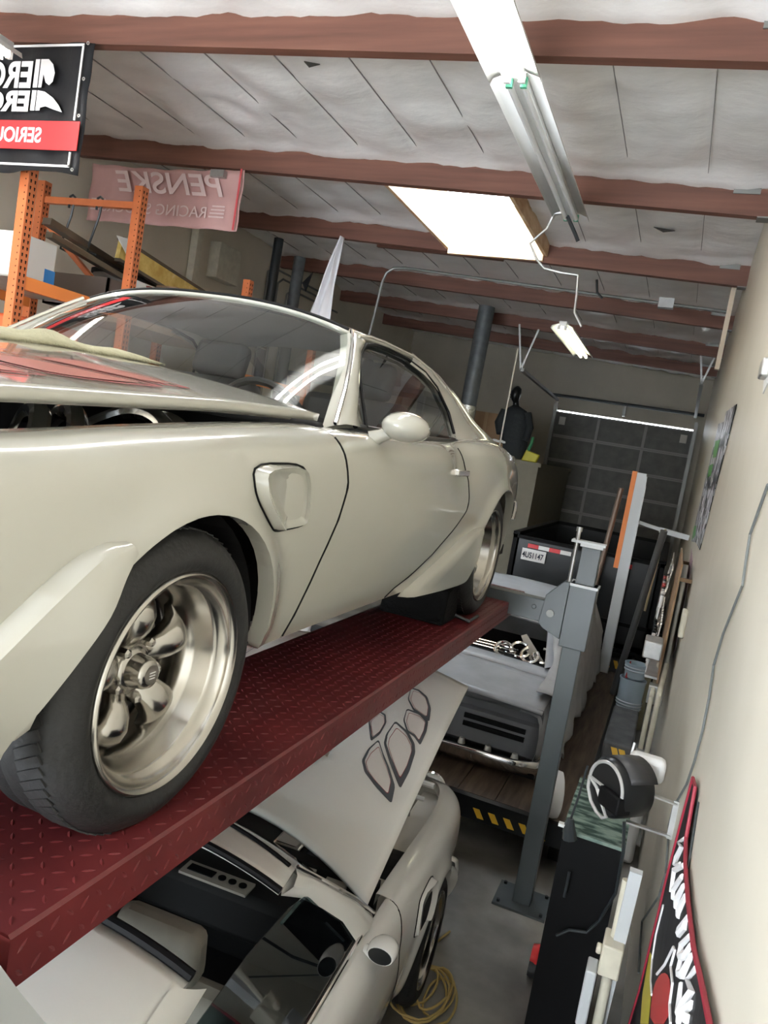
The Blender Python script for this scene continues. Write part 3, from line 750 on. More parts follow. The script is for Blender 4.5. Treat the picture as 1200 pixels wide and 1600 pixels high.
    def bl(q, p):
        r = Vector(roof(2.22, q*.93)); b0 = Vector((q*.60, 2.98+.08*(1-q*q), .905+.03*(1-q*q))); v = r.lerp(b0, p); v.z += .035*math.sin(math.pi*p); return tuple(v)
    MB().grid([[bl(-1+2*j/20, i/12) for j in range(21)] for i in range(13)]).build('rear_glass', 'glass', t)
    # deck lid, tail, spoiler, nose
    def deck(q, l):
        e = top_l(min(l,3.74)) ; w = min(side_w(min(l,3.72), e)-.01, .83)
        return (q*w, l, e + .028*(1-q*q) + .002)
    MB().grid([[deck(-1+2*j/16, 2.92+.82*i/14) for j in range(17)] for i in range(15)]).build('deck_lid', P, t, merge=True, angle=60)
    sp = []
    for j in range(25):
        q = -1+2*j/24; c = deck(q, 3.60)
        lift = .055*(1-.15*abs(q)); 
        sp.append([(c[0]*1.03, 3.44, c[2]+.008),(c[0]*1.03, 3.58, c[2]+.03),(c[0]*1.03,3.70,c[2]+lift+.02),(c[0]*1.03,3.74,c[2]+lift+.012),(c[0]*1.03,3.755,c[2]-.03),(c[0]*1.0,3.76,c[2]-.10)])
    MB().grid(sp).build('rear_spoiler', P, t, merge=True, angle=60)
    MB().grid([[(q*interp([(.35,.66),(.5,.74),(.76,.735)],z), 3.745+.03*(1-q*q)+ (0 if z>.5 else -.04), z) for z in (.34,.42,.5,.58,.66,.76)] for q in [-1+2*j/12 for j in range(13)]]).build('tail_panel', P, t, angle=60)
    bp = [(-.895,3.22,.555),(-.875,3.40,.54),(-.82,3.62,.52),(-.77,3.74,.50),(-.66,3.80,.50),(-.3,3.85,.505),(.3,3.85,.505),(.66,3.80,.50),(.77,3.74,.50),(.82,3.62,.52),(.875,3.40,.54),(.895,3.22,.555)]
    MB().grid([[(x, y+dy, z+dz) for dy, dz in ((-.02,.055),(.012,.045),(.022,0),(.012,-.045),(-.02,-.055))] for x, y, z in bp]).build('rear_bumper', 'chrome', t, angle=50, solid=.004)
    for s in sides:
        MB().box((min(s*.40,s*.68), 3.765, .585),(max(s*.40,s*.68), 3.79, .675)).build('tail_lamp', 'redlens', t, bevel=.006)
    ng = []
    for j in range(33):
        q = -1+2*j/32; x = q*.74; yf = -1.0 - .22*(1-abs(q)**1.3) + .03*math.cos(q*math.pi*2)
        ng.append([(x,-.86,hood_h(-.86,x)-.002),(x,yf+.06,.655+.01*(1-abs(q))),(x,yf+.015,.63),(x,yf,.58),(x,yf+.02,.5),(x,yf+.05,.42),(x,yf+.10,.30)])
    nose = MB().grid(ng).build('nose', P, t, merge=True, angle=60)
    for s in sides:
        MB().lathe([(.0,-.005),(.085,-.005),(.09,.01),(.0,.01)], (s*.60,-1.075,.56), (0,-1,0), 28).build('headlamp', 'chrome', nose)
        MB().box((min(s*.10,s*.46),-1.215,.50),(max(s*.10,s*.46),-1.10,.60)).build('grille', 'black', nose, smooth=False)
    # black floor pan, inner wings, firewall, cowl, radiator support
    b = MB().box((-.80,.95,.24),(.80,3.6,.30)).box((-.60,-.95,.22),(.60,.95,.30))
    b.box((-.74,.52,.28),(.74,.58,.83)).box((-.78,2.15,.28),(.78,2.20,.85))
    for s in sides: b.box((min(s*.76,s*.80),.72,.28),(max(s*.76,s*.80),1.96,.80))
    b.build('floor_pan', 'interior', t, smooth=False)
    for s in sides:
        for c, h, r in ARCH:
            b = MB()
            A = [(c+(r+.01)*math.cos(math.pi*k/20), h+(r+.01)*math.sin(math.pi*k/20)) for k in range(0, 21)]
            b.grid([[(s*.84, l, z),(s*.56, l, z)] for l, z in A]); b.sheet([(s*.56, l, z) for l, z in A])
            b.build('wheel_house', 'interior', t, smooth=False)
    # cabin
    b = MB().box((-.76,.74,.68),(.76,.98,.86)); b.build('dashboard', 'interior' , t, bevel=.03)
    for s in sides:
        sx = s*.38; mt = 'seat' if not opened else 'seatlight'
        dq = -.16 if opened else 0
        st = MB().box((sx-.25,1.18+dq,.40),(sx+.25,1.70+dq,.54)).build('front_seat', mt, t, bevel=.05)
        m4 = Matrix.Translation((sx,1.72+dq,.50)) @ Matrix.Rotation(math.radians(-18 if not opened else -8),4,'X')
        MB().box((-.25,-.06,0),(.25,.07,.52),m4).build('backrest', mt, st, bevel=.045)
        MB().box((-.14,-.045,.53),(.14,.05,.70),m4).build('headrest', mt, st, bevel=.035)
    MB().box((-.62,1.98,.42),(.62,2.14,.80)).build('rear_seat', 'seat' if not opened else 'seatlight', t, bevel=.05)
    sw = []
    c0 = Vector((.38,1.10,.80)); ax = Vector((0,.9,.45)).normalized(); a = Vector((1,0,0)); bb = ax.cross(a)
    for k in range(29): sw.append(c0 + a*(.185*math.cos(2*math.pi*k/28)) + bb*(.185*math.sin(2*math.pi*k/28)))
    b = MB().tube(sw, .014, 8, False)
    for k in (0, 10, 18): b.bar(c0, sw[k], .03, .008, ax)
    b.cyl(c0, c0-ax*.22, .025, n=10); b.build('steering_wheel', 'blackgloss', t)
    # hood
    ang = math.radians(1.3 if not opened else 22.5)
    hd = D.objects.new('hood', None); 
    HR = (0, .74, .880)
    def hp(l, w, up=0.0):
        v = Vector((w, l, hood_h(l, w)+up)) - Vector(HR)
        c, s_ = math.cos(ang), math.sin(ang)
        return (v.x, v.y*c + v.z*s_, -v.y*s_ + v.z*c)
    def raised(v): return v
    NL, NW = 44, 40
    b = MB(); cut = (lambda l, w: opened and abs(w) < .29 and -.30 < l < .17 and not (abs(w) > .25 and l > .13))
    for i in range(NL):
        for j in range(NW):
            w0, w1 = -.755+1.51*j/NW, -.755+1.51*(j+1)/NW
            def L(i_, w): a0, a1 = hood_front(w), hood_rear(w); return a0+(a1-a0)*i_/NL
            q = [(L(i,w0),w0),(L(i,w1),w1),(L(i+1,w1),w1),(L(i+1,w0),w0)]
            if cut(sum(a[0] for a in q)/4, sum(a[1] for a in q)/4): continue
            b.add([hp(*a) for a in q], [(0,1,2,3)])
    hd = b.build('hood', P, t, merge=True, solid=.022, angle=40, loc=(HR[0], HR[1], HR[2]+(.022 if not opened else 0)))
    # dark inner frame of the hood with its seal
    if not opened:
        MB().tube([hp(hood_front(.70)+.02+(.70-hood_front(.70)-.04)*i/20, .70, -.028) for i in range(21)], .012, 6).build('hood_inner_frame', 'offwhite', hd)
    # engine bay
    b = MB(); 
    for s in sides: b.box((min(s*.60,s*.745),-.85,.45),(max(s*.60,s*.745),.52,.62))
    b.box((-.72,-.93,.35),(.72,-.87,.66)); bay = b.build('engine_bay', 'black' if not opened else 'offwhite', t, smooth=False)
    eng = MB().box((-.26,-.40,.35),(.26,.40,.62)).build('engine', 'primerdark', bay, bevel=.03)
    for s in sides:
        MB().box((s*.21-.07,-.36,.60),(s*.21+.07,.30,.70)).build('valve_cover', 'chrome', eng, bevel=.02)
    MB().lathe([(0,.0),(.17,.0),(.18,.02),(.18,.05),(.17,.07),(0,.075)], (0,-.12,.70), (0,0,1), 32).build('air_cleaner', 'black' if not opened else 'offwhite', eng)
    hs = [[(.30,.10,.70),(.42,.02,.775),(.55,-.08,.77),(.66,-.20,.68)],[(.30,.16,.70),(.44,.10,.785),(.57,.0,.775),(.69,-.12,.68)],[(.28,.30,.72),(.42,.34,.80),(.56,.30,.79),(.68,.20,.70)],[(.30,.35,.71),(.44,.40,.79),(.58,.36,.78),(.70,.27,.69)]]
    for h_ in hs:
        pts = []
        for k in range(17):
            u = k/16*3; pts.append([sinterp([(q, h_[q][m]) for q in range(4)], u) for m in range(3)])
        MB().tube(pts, .022, 10).build('hose', 'chrome' if not opened else 'steel', eng)
    MB().tube([(-.66,-.82,.68),(.66,-.82,.68)], .018, 8).build('support_bar', 'white', bay)
    if opened:
        MB().tube([(-.66,-.58,.70),(.0,-.50,.73),(.66,-.58,.70)], .014, 8).build('support_bar', 'white', bay)
        MB().tube([(-.60,-.50,.62),(-.60,-.40,.86)], .012, 8).build('hood_spring', 'steel', bay)
        b = MB()
        for k in range(9): b.box((-.62+.14*k,.60,.79),(-.53+.14*k,.66,.815+.012*(k%3)))
        b.build('cowl_bracket', 'offwhite', t, smooth=False)
        b = MB().box((-.60,.70,.83),(.60,.715,.84)); b.build('wiper_arm','black',t,smooth=False)
        # gauge bezel hanging in the open dash
        b = MB().box((-.34,.90,.865),(-.05,.985,.875)); bz = b.build('dash_bezel', 'dash', t, smooth=False)
        b = MB()
        b.box((-.18,.92,.874),(-.07,.96,.879))
        for k in range(3): b.cyl((-.215-.045*k,.94,.874),(-.215-.045*k,.94,.880),.016,n=14)
        b.build('bezel_opening','black',bz,smooth=False)
    # wheels
    for s in sides:
        wheel(t, s*.912, -.02, .298 , s, .222, .305 if True else .3, .20, fine=(s==1 and not opened))
        wheel(t, s*.895, 2.70, .325, s, .245, .328, .25, fine=(s==1 and not opened))
    return t, hd, hp
def poly_surface(pts, surf, up, name, m, parent):
    mb = MB().sheet([surf(l, w, up) for l, w in pts]); return mb.build(name, m, parent, smooth=False)
# ------------------------------------------------------------------ the two white coupes
CX, CY, CZ = -1.77, 1.29, 1.80
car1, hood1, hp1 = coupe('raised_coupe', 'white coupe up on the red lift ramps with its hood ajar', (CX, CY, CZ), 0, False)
LXC, LYC = -1.60, 3.42
car2, hood2, hp2 = coupe('parked_coupe', 'white coupe parked on the floor under the lift, hood up and roof panels out', (LXC, LYC, 0), math.pi+.06, True)

FEATHERS = {
'A' : [(-0.092, -0.482), (-0.011, -0.462), (0.072, -0.464), (0.13, -0.5), (0.181, -0.568), (0.234, -0.66), (0.135, -0.641), (0.047, -0.583), (-0.019, -0.531)] ,
'B' : [(-0.27, -0.51), (-0.158, -0.503), (-0.095, -0.515), (0.001, -0.577), (0.124, -0.669), (0.005, -0.671), (-0.119, -0.658), (-0.174, -0.637), (-0.231, -0.587)] ,
'C' : [(-0.408, -0.528), (-0.313, -0.542), (-0.246, -0.582), (-0.235, -0.62), (-0.196, -0.664), (-0.3, -0.662), (-0.378, -0.647), (-0.415, -0.597)] ,
'D' : [(-0.609, -0.486), (-0.502, -0.503), (-0.429, -0.557), (-0.394, -0.649), (-0.502, -0.625), (-0.584, -0.581), (-0.615, -0.528)] ,
'E' : [(-0.306, -0.408), (-0.214, -0.384), (-0.086, -0.445), (-0.153, -0.465), (-0.244, -0.464), (-0.297, -0.441)] ,
}
def closed_smooth(pts, it=3, r=.25):
    for _ in range(it):
        q = []
        n = len(pts)
        for i in range(n):
            a, b = pts[i], pts[(i+1) % n]
            q += [tuple(a[m]*(1-r)+b[m]*r for m in range(len(a))), tuple(a[m]*r+b[m]*(1-r) for m in range(len(a)))]
        pts = q
    return pts
def bird(hood, hp, fill, dark, line, wide):
    for sgn in (-1, 1):
        for nm in FEATHERS:
            P0 = closed_smooth(FEATHERS[nm], 2, .10)
            P0 = [(l, w if sgn < 0 else -w) for l, w in P0]
            cl = sum(p[0] for p in P0)/len(P0); cw = sum(p[1] for p in P0)/len(P0)
            def ring(k): return [(cl+(l-cl)*k, cw+(w-cw)*k) for l, w in P0]
            S = lambda lw, up: hp(lw[0], lw[1], up)
            f = MB().sheet([S(p, .0030) for p in ring(.83)]).build('bird_feather', fill, hood, smooth=False)
            a, b_ = ring(1.10), ring(1.10-wide); n = len(a)
            m_ = MB(); fs = []
            # ring thick on one flank, thin on the other
            th = [(.25 + .95*abs(math.sin(math.pi*i/n))) for i in range(n)]
            b2 = [(a[i][0]+(b_[i][0]-a[i][0])*th[i], a[i][1]+(b_[i][1]-a[i][1])*th[i]) for i in range(n)]
            m_.add([S(p, .0034) for p in a]+[S(p, .0034) for p in b2], [(i,(i+1)%n,(i+1)%n+n,i+n) for i in range(n)]).build('feather_edge', dark, f, smooth=False)
            a, b_ = ring(.83), ring(.80)
            MB().add([S(p, .0038) for p in a]+[S(p, .0038) for p in b_], [(i,(i+1)%n,(i+1)%n+n,i+n) for i in range(n)]).build('feather_line', line, f, smooth=False)
bird(hood2, hp2, mat('decal_pale',(0.72,0.68,0.64),0.3), mat('decal_dark',(0.10,0.11,0.12),0.35), mat('decal_red',(0.30,0.05,0.06),0.35), .24)
bird(hood1, hp1, mat('decal_rust',(0.42,0.16,0.13),0.35), mat('decal_wine',(0.30,0.06,0.06),0.35), mat('decal_rose',(0.50,0.25,0.22),0.35), .12)

# ------------------------------------------------------------------ four post lift
lf = thing('vehicle_lift', 'four post car lift with grey posts and red tread plate ramps', 'car lift', (-1.77, 2.7, 0))
def L(x, y, z): return (x+1.77, y-2.7, z)
def bumps(b, o, ex, ey, en, L_, W_, sp=.034):
    """raised lens shaped treads on a face; o origin, ex/ey unit directions, en normal"""
    o, ex, ey, en = map(Vector, (o, ex, ey, en)); n, m = int(L_/sp), int(W_/sp)
    for i in range(n):
        for j in range(m):
            c = o + ex*((i+.5)*sp) + ey*((j+.5)*W_/m)
            a = (1 if (i+j) % 2 else -1)*math.radians(45); u = ex*math.cos(a)+ey*math.sin(a); v = ex*-math.sin(a)+ey*math.cos(a)
            l, w = .0125, .0038
            vs = [c-u*l, c-u*l*.4-v*w, c+u*l*.4-v*w, c+u*l, c+u*l*.4+v*w, c-u*l*.4+v*w, c-u*l*.4+en*.0017, c+u*l*.4+en*.0017]
            b.add(vs, [(0,1,6),(1,2,7,6),(2,3,7),(3,4,7),(4,5,6,7),(5,0,6)])
RY0, RY1 = .875, 5.08
for x0, x1 in ((-1.302, -.81), (-2.73, -2.238)):
    b = MB(); t_ = .005
    prof = [(x0+.03, 1.70),(x0, 1.70),(x0, 1.795),(x0+.005, 1.80),(x1-.006, 1.80),(x1, 1.794),(x1, 1.70),(x1-.03, 1.70)]
    b.grid([[L(x, RY0, z) for x, z in prof],[L(x, RY1, z) for x, z in prof]])
    bumps(b, L(x0+.01, RY0+.01, 1.80), (0,1,0), (1,0,0), (0,0,1), RY1-RY0-.02, x1-x0-.02)
    if x0 > -2: bumps(b, L(x1, RY0+.01, 1.70), (0,1,0), (0,0,1), (1,0,0), RY1-RY0-.02, .092)
    rw = b.build('ramp', 'runway', lf, solid=0, angle=40)
    MB().box(L(x0+.004, RY0+.005, 1.705), L(x1-.004, RY1-.002, 1.79)).build('ramp_core', mat('ramp_core_red',(0.16,0.02,0.02),0.5), rw, smooth=False)
    if x0 > -2:
        MB().prism([L(x0, y, z) for y, z in [(.835,1.80),(.905,1.69),(1.00,1.55),(.90,1.50),(.55,1.50),(.55,1.80)]], (x1-x0+.004,0,0)).build('approach_plate', 'liftlight', rw, smooth=False)
for y in (RY0-.02, 4.62):
    b = MB()
    if y > 1: b.box(L(-3.1, y-.05, 1.73), L(-.52, y+.05, 1.86)); b.cyl(L(-.66, y-.055, 1.81), L(-.66, y-.045, 1.81), .014)
    else: b.box(L(-3.1, y-.22, 1.62), L(-.50, y-.10, 1.745))
    b.build('cross_beam', 'lift', lf, smooth=False, bevel=.004)
for x in (-.40, -3.14):
    for y in ((4.62, .60) if x < -1 else (4.62,)):
        near = y < 1
        p = MB().box(L(x-.055, y-.05, 0.01), L(x+.055, y+.05, 2.22)).build('post', 'lift', lf, smooth=False, bevel=.004)
        MB().box(L(x-.065, y-.06, 2.22), L(x+.065, y+.06, 2.235)).build('post_cap', 'liftlight', p, smooth=False)
        f = MB().box(L(x-.16, y-.14, 0), L(x+.16, y+.14, .014)).build('foot_plate', 'lift', lf, smooth=False)
        b = MB()
        for sx in (-.13, .13):
            for sy in (-.11, .11): b.cyl(L(x+sx, y+sy, .013), L(x+sx, y+sy, .03), .011, n=6)
        b.build('anchor_bolt', 'flueblack', f)
        s = 1 if x > -1 else -1
        sl = MB().box(L(x-.078, y-.075, 1.62), L(x+.078, y+.075, 2.0)).build('sleeve', 'lift', lf, smooth=False, bevel=.004)
        MB().box(L(x-.082, y-.08, 1.985), L(x+.082, y+.08, 2.0)).build('sleeve_rim', 'liftlight', sl, smooth=False)
        pl = [(x-s*.078, 2.0),(x-s*.11, 2.0),(x-s*.20, 1.90),(x-s*.215, 1.73),(x-s*.18, 1.70),(x-s*.078, 1.66)]
        MB().prism([L(a, y-.085, z) for a, z in pl], (0, .17, 0)).build('gusset', 'lift', sl, smooth=False, bevel=.003)
        MB().cyl(L(x-s*.155, y-.10, 1.80), L(x-s*.155, y-.083, 1.80), .022, n=20).build('pivot_bolt', 'conduit', sl)
        MB().cyl(L(x-s*.09, y-.03, 1.98), L(x-s*.09, y-.03, 2.30), .012).build('lock_rod', 'steel', sl)
        MB().tube([L(x-s*.09, y-.03, 2.30), L(x-s*.09, y-.03, 2.325)], .018, 10).build('rod_nut', 'steel', sl)
        MB().box(L(x-.12, y-.05, 2.235), L(x+.075, y+.05, 2.25)).build('top_plate', 'liftlight', p, smooth=False)
# chock
t = thing('wheel_chock', 'black rubber wedge chock in front of the raised coupe\'s rear wheel', 'wheel chock', (-1.08, 3.60, 1.803))
b = MB().prism([(-.17,-.08,0),(-.17,-.05,.17),(-.17,.10,.19),(-.17,.16,.06),(-.17,.17,0)], (.33,0,0)); b.build('wedge', 'chock', t, bevel=.01)
MB().tube([(.17,.10,.03),(.24,.12,.012),(.24,.30,.012)], .009, 8).build('handle', 'flueblack', t)

# ------------------------------------------------------------------ towel on the raised hood
P = []
for i in range(41):
    row = []
    for j in range(17):
        u, v = i/40, j/16
        l = -.45 + 1.17*u; w = -.36 + .60*v + .03*math.sin(7*u) - .04*u
        hl = max(-.8, min(.70, l))
        x, y, z = hp1(hl, w, .0)
        h = z + .880 + .022
        edge = min(u, 1-u, v, 1-v)
        ef = min(1, edge*9); z2 = h + .008 + .014*ef + ef*(.05*math.exp(-((u-.15)/.3)**2)*(1 if v<.8 else (1-v)*5) + .022*noise.noise((u*7, v*4, 2)) + .009*math.sin(u*24+v*5)*min(1, edge*8))
        row.append((w+CX, l+.0+CY, z2 + CZ))
    P.append(row)
tag(MB().grid(P).build('shop_towel', 'towel', angle=180, solid=.008), 'rumpled beige-green towel laid across the raised coupe hood', 'towel')

# ------------------------------------------------------------------ grey coupe on its platform
g = thing('grey_coupe', 'grey primer coupe with no rear glass or bumper trim, on the wooden platform', 'car', (-1.42, 6.4, .36))
def G(x, y, z): return (x+1.42, y-6.4, z-.36)
b = MB()
HW = .90; c = -1.42
# deck lid + filler panel
lid = MB().grid([[G(c+HW*.93*q, y, .925+.06*t_+.03*(1-q*q)) for q in [-1+j/8 for j in range(17)]] for y, t_ in [(5.42+.66*k/8, k/8) for k in range(9)]])
lid.build('deck_lid', 'primer', g, solid=.02, angle=60)
MB().grid([[G(c+HW*.93*q, y, .988+.03*(1-q*q)+.03*(y-6.09)/.16) for q in [-1+j/8 for j in range(17)]] for y in (6.09,6.16,6.25)]).build('filler_panel', 'primer', g, solid=.02)
# roof with corner pillars around the rear opening
def groof(y, q):
    w = interp([(6.85,.62),(7.2,.66),(8.4,.66),(8.6,.62)], y)
    return G(c+w*q, y, interp([(6.85,1.26),(7.2,1.34),(8.0,1.38),(8.6,1.33)], y) + .03*(1-q*q))
MB().grid([[groof(6.85+1.75*i/10, -1+j/8) for j in range(17)] for i in range(11)]).build('roof', 'primer', g, solid=.03, angle=60)
for s in (1, -1):
    pil = []
    for k in range(9):
        u = k/8; y = 6.22+.66*u; z = 1.015+.25*u**.9
        wi = .70-.12*u; wo = .86-.20*u
        pil.append([G(c+s*wi, y-.0, z-.03), G(c+s*wi, y, z+.02), G(c+s*(wi+wo)/2, y+.06, z+.045), G(c+s*wo, y+.10+.3*u, z-.01), G(c+s*(wo+.03), y+.30+.35*u, z-.10)])
    MB().grid(pil).build('roof_pillar', 'primer', g, merge=True, angle=70)
    sd = []
    for k in range(25):
        y = 5.45+3.9*k/24
        T = interp([(5.45,.88),(6.0,.95),(6.9,1.0),(7.8,.97),(9.35,.90)], y); w = interp([(5.45,.84),(6.0,.90),(9.0,.91),(9.35,.82)], y)
        B = .50 if k < 2 else .48
        for cy_ in (6.55, 8.85):
            if abs(y-cy_) < .34: B = max(B, .66+math.sqrt(.34**2-(y-cy_)**2)*.55)
        sd.append([G(c+s*w*f, y, B+(T-B)*u) for f, u in ((.97,0),(1,.3),(1,.6),(.985,.85),(.96,.97),(.90,1.0),(.80,1.005))])
    MB().grid(sd).build('body_side', 'primer', g, merge=True, angle=60)
    for yy in (6.55, 8.85):
        wl = MB().lathe([(.0,-.07),(.16,-.07),(.175,-.03),(.185,0),(.20,.0),(.30,-.01),(.32,-.05),(.32,-.18),(.0,-.18)], G(c+s*.90, yy, .36+.32), (s,0,0), 36).build('wheel', 'rubber', g)
        MB().lathe([(.0,-.04),(.05,-.035),(.06,-.055),(.15,-.055),(.178,-.028),(.185,.004),(.196,.004)], G(c+s*.90, yy, .68), (s,0,0), 36).build('wheel_disc', 'chrome', wl)
# dark tail under the lid lip
tp = MB().grid([[G(c+.84*q, y, z) for q in [-1+j/8 for j in range(17)]] for y, z in ((5.44,.915),(5.52,.86),(5.53,.80),(5.50,.78),(5.47,.56),(5.50,.52))]).build('tail_panel', 'primerdark', g, solid=.02, angle=40)
for s in (1,-1):
    b = MB()
    for z in (.735,.675): b.box(G(c+min(s*.28,s*.74), 5.462, z-.016), G(c+max(s*.28,s*.74), 5.485, z+.016))
    b.build('lamp_slots', 'black', tp, smooth=False)
MB().box(G(c-.18,5.46,.62),G(c+.02,5.475,.72)).build('plate_recess','black',tp,smooth=False)
MB().box(G(c-.86,5.50,.40),G(c+.86,5.54,.54)).build('valance','blackgloss',g,smooth=False)
bp = [G(c+x, y, .50-.0*abs(x)) for x, y in ((-.90,5.62),(-.86,5.45),(-.7,5.38),(0,5.34),(.7,5.38),(.86,5.45),(.90,5.62))]
MB().grid([[(p[0], p[1]+dy, p[2]+dz) for dy, dz in ((0,.055),(-.02,.04),(-.01,-.02),(.03,-.06))] for p in bp]).build('rear_bumper', 'chrome', g, angle=60, solid=.004)
b = MB()
for k in range(8): b.cyl(G(c-.7+.2*k, 5.45, .53), G(c-.7+.2*k, 5.45, .57), .03, .02, 10)
b.build('bumper_bolts', 'steel', g)
MB().box(G(c-.80,5.6,.5),G(c+.80,9.1,.60)).box(G(c-.72,6.9,.6),G(c+.72,6.95,.93)).build('floor_pan','interior',g,smooth=False)
MB().box(G(c-.84,9.15,.5),G(c+.84,9.33,.85)).build('front_panel','primer',g,smooth=False)
MB().grid([[G(c+.84*q, 8.6+.72*k/5, 1.0-.06*k/5+.03*(1-q*q)) for q in [-1+j/6 for j in range(13)]] for k in range(6)]).build('hood','primer',g,solid=.02)
rnd = random.Random(3)
# shiny loose parts lying on the parcel shelf: each a thing
MB().box(G(c-.68,6.26,.93),G(c+.66,6.7,.96)).build('parcel_shelf','black',g,smooth=False)
for k in range(3):
    y = 6.36+.06*k
    tag(MB().tube([(c-.25,y,1.035+.01*k),(c+.18,y+.02,1.04+.01*k),(c+.42,y+.01,1.035+.01*k)], .012, 8).build('chrome_trim_rod','chrome'), 'thin chrome rod in the grey coupe\'s rear opening, %s'%['nearest the deck lid','middle of the three','farthest from the deck lid'][k], 'trim strip', 'chrome rods in the grey coupe')
for k,(x,y) in enumerate([(-1.10,6.36),(-.98,6.47),(-.88,6.38),(-.78,6.46)]):
    b = MB(); r = .07+.012*(k%2); cz = 1.01
    pts = [(x+r*math.cos(a), y+r*math.sin(a)*.6, cz+.055+.05*math.sin(a)) for a in [math.pi*1.6*q/16 + k for q in range(17)]]
    tag(b.tube(pts, .016, 8).build('chrome_ring','chrome'), 'curved shiny metal ring in the rear opening of the grey coupe, %s from the left'%['first','second','third','fourth'][k], 'car part', 'shiny rings in the grey coupe')
tag(MB().prism([(-.90,6.62,.962),(-.78,6.64,.962),(-.98,6.66,1.17),(-1.02,6.64,1.15)],(0,.02,0)).build('folded_sheet','offwhite',smooth=False),'pale folded sheet sticking up inside the grey coupe','sheet')
# draped cover over the car's right side
P = []
for i in range(45):
    row = []; y = 5.62+3.1*i/44
    for j in range(23):
        u = j/22
        zt = interp([(5.6,1.0),(6.15,1.06),(6.6,1.24),(7.0,1.42),(8.5,1.48),(8.8,1.3)], y)
        wt = interp([(5.6,.74),(6.2,.76),(6.9,.60),(8.6,.55)], y)
        if u < .35:
            f = u/.35; w = wt + (.93-wt)*f**.8; z = zt + (.98-zt)*f**2.2 + .01
        else:
            f = (u-.35)/.65; low = .52 + .05*math.sin(y*5) + .16*max(0,(5.9-y)/.3); w = .945 + .035*f + .028*math.sin(y*13+f)*f; z = .97 - (.97-low)*f
        w += .014*noise.noise((y*5, u*6, 0)); z += .008*noise.noise((y*6, u*5, 8))
        row.append((c+w, y, z))
    P.append(row)
tag(MB().grid(P).build('car_cover','cover',angle=180,solid=.004),'wrinkled grey cloth cover draped down the side of the grey coupe','cover')
# platform
pf = thing('car_platform','low wooden plank platform with black edges under the grey coupe','platform',(-1.4,7.7,0))
b = MB(); 
for k in range(9):
    x0 = -1.22+ .268*k; b.box((x0+.003,-2.62,.30),(x0+.265,1.8,.352))
b.build('plank_deck','deckwood',pf,smooth=False)
MB().box((-1.24,-2.68,.20),(1.20,-2.62,.35)).box((1.19,-2.68,.20),(1.22,1.8,.35)).box((-1.24,-2.68,.20),(-1.21,1.8,.35)).build('edge_frame','blackgloss',pf,smooth=False)
b = MB()
for k in range(5):
    x = .53+.105*k
    b.prism([(x,-2.682,.285),(x+.045,-2.682,.285),(x+.085,-2.682,.225),(x+.04,-2.682,.225)],(0,-.004,0))
b.build('hazard_marks','yellow',pf,smooth=False)
b = MB()
for x in (-1.1,1.1):
    for y in (-2.4,-.3,1.7): b.box((x-.05,y-.05,0),(x+.05,y+.05,.30))
b.build('stand','black',pf,smooth=False)
tag(MB().lathe([(.09,-.03),(.12,-.04),(.15,-.03),(.155,.0),(.15,.03),(.12,.04),(.09,.03)],(-.37,5.12,.51),(1,.25,0),32,True).build('whitewall_tyre','white'),'small white ring-like tyre standing on the platform edge behind the grey lift post','tyre')

# ------------------------------------------------------------------ dump trailer
t = thing('dump_trailer','black steel high-sided trailer with a numbered plate and red and white reflective tape','trailer',(-.95,11.4,0))
def T(x,y,z): return (x+.95,y-11.4,z)
b = MB(); x0,x1,ya,yz,zb,zt = -1.78,.0,9.62,13.0,.62,1.72
b.box(T(x0,ya,zb),T(x1,ya+.05,zt)).box(T(x0,yz-.05,zb),T(x1,yz,zt)).box(T(x0,ya,zb),T(x0+.05,yz,zt)).box(T(x1-.05,ya,zb),T(x1,yz,zt)).box(T(x0,ya,zb),T(x1,yz,zb+.06))
b.build('bed','blackgloss',t,smooth=False)
b = MB()
for xa in (x0-.02, -.93, x1-.03): b.box(T(xa,ya-.04,zb-.05),T(xa+.05,ya,zt+.02))
for z in (zb-.05, zb+.28, zt-.03): b.box(T(x0-.02,ya-.04,z),T(x1+.02,ya,z+.045))
b.box(T(x0-.03,ya-.02,zt),T(x0+.05,yz,zt+.05)).box(T(x1-.05,ya-.02,zt),T(x1+.03,yz,zt+.05)).box(T(x0,yz-.05,zt),T(x1,yz,zt+.05))
b.box(T(-1.75,ya-.0,.35),T(-1.68,yz,.6)).box(T(-.1,ya-.0,.35),T(-.03,yz,.6)).build('frame','black',t,smooth=False)
b2 = MB()
for k in range(4):
    xa = -1.60+.135*k; q = (MB() if k%2==0 else b2); q.box(T(xa,ya-.05,1.60),T(xa+.132,ya-.04,1.65))
    if k%2==0: q.build('red_reflector',mat('reflector_red',(0.65,0.03,0.04),0.4),t,smooth=False)
MB().box(T(-.50,ya-.05,1.60),T(-.34,ya-.04,1.65)).build('red_reflector',mat('reflector_red',(0.65,0.03,0.04),0.4),t,smooth=False); b2.build('white_reflector','white',t,smooth=False)
pl = MB().box(T(-1.66,ya-.048,1.44),T(-1.36,ya-.04,1.585)).build('licence_plate','white',t,smooth=False)
tm = text_mb('4US1147',.10,.002,0,.002).xf(lambda v: T(-1.65+v[0]*.72, ya-.050+v[2]*0, 1.475+v[1])); tm.build('plate_number',mat('plate_blue_black',(0.03,0.04,0.08),0.5),pl,smooth=False)
for x in (-1.85,.07):
    for y in (10.9,11.7): MB().lathe([(.0,-.1),(.2,-.1),(.33,-.1),(.34,-.07),(.34,.07),(.33,.1),(.2,.1),(.0,.1)],T(x,y,.34),(1,0,0),28).build('wheel','rubber',t)

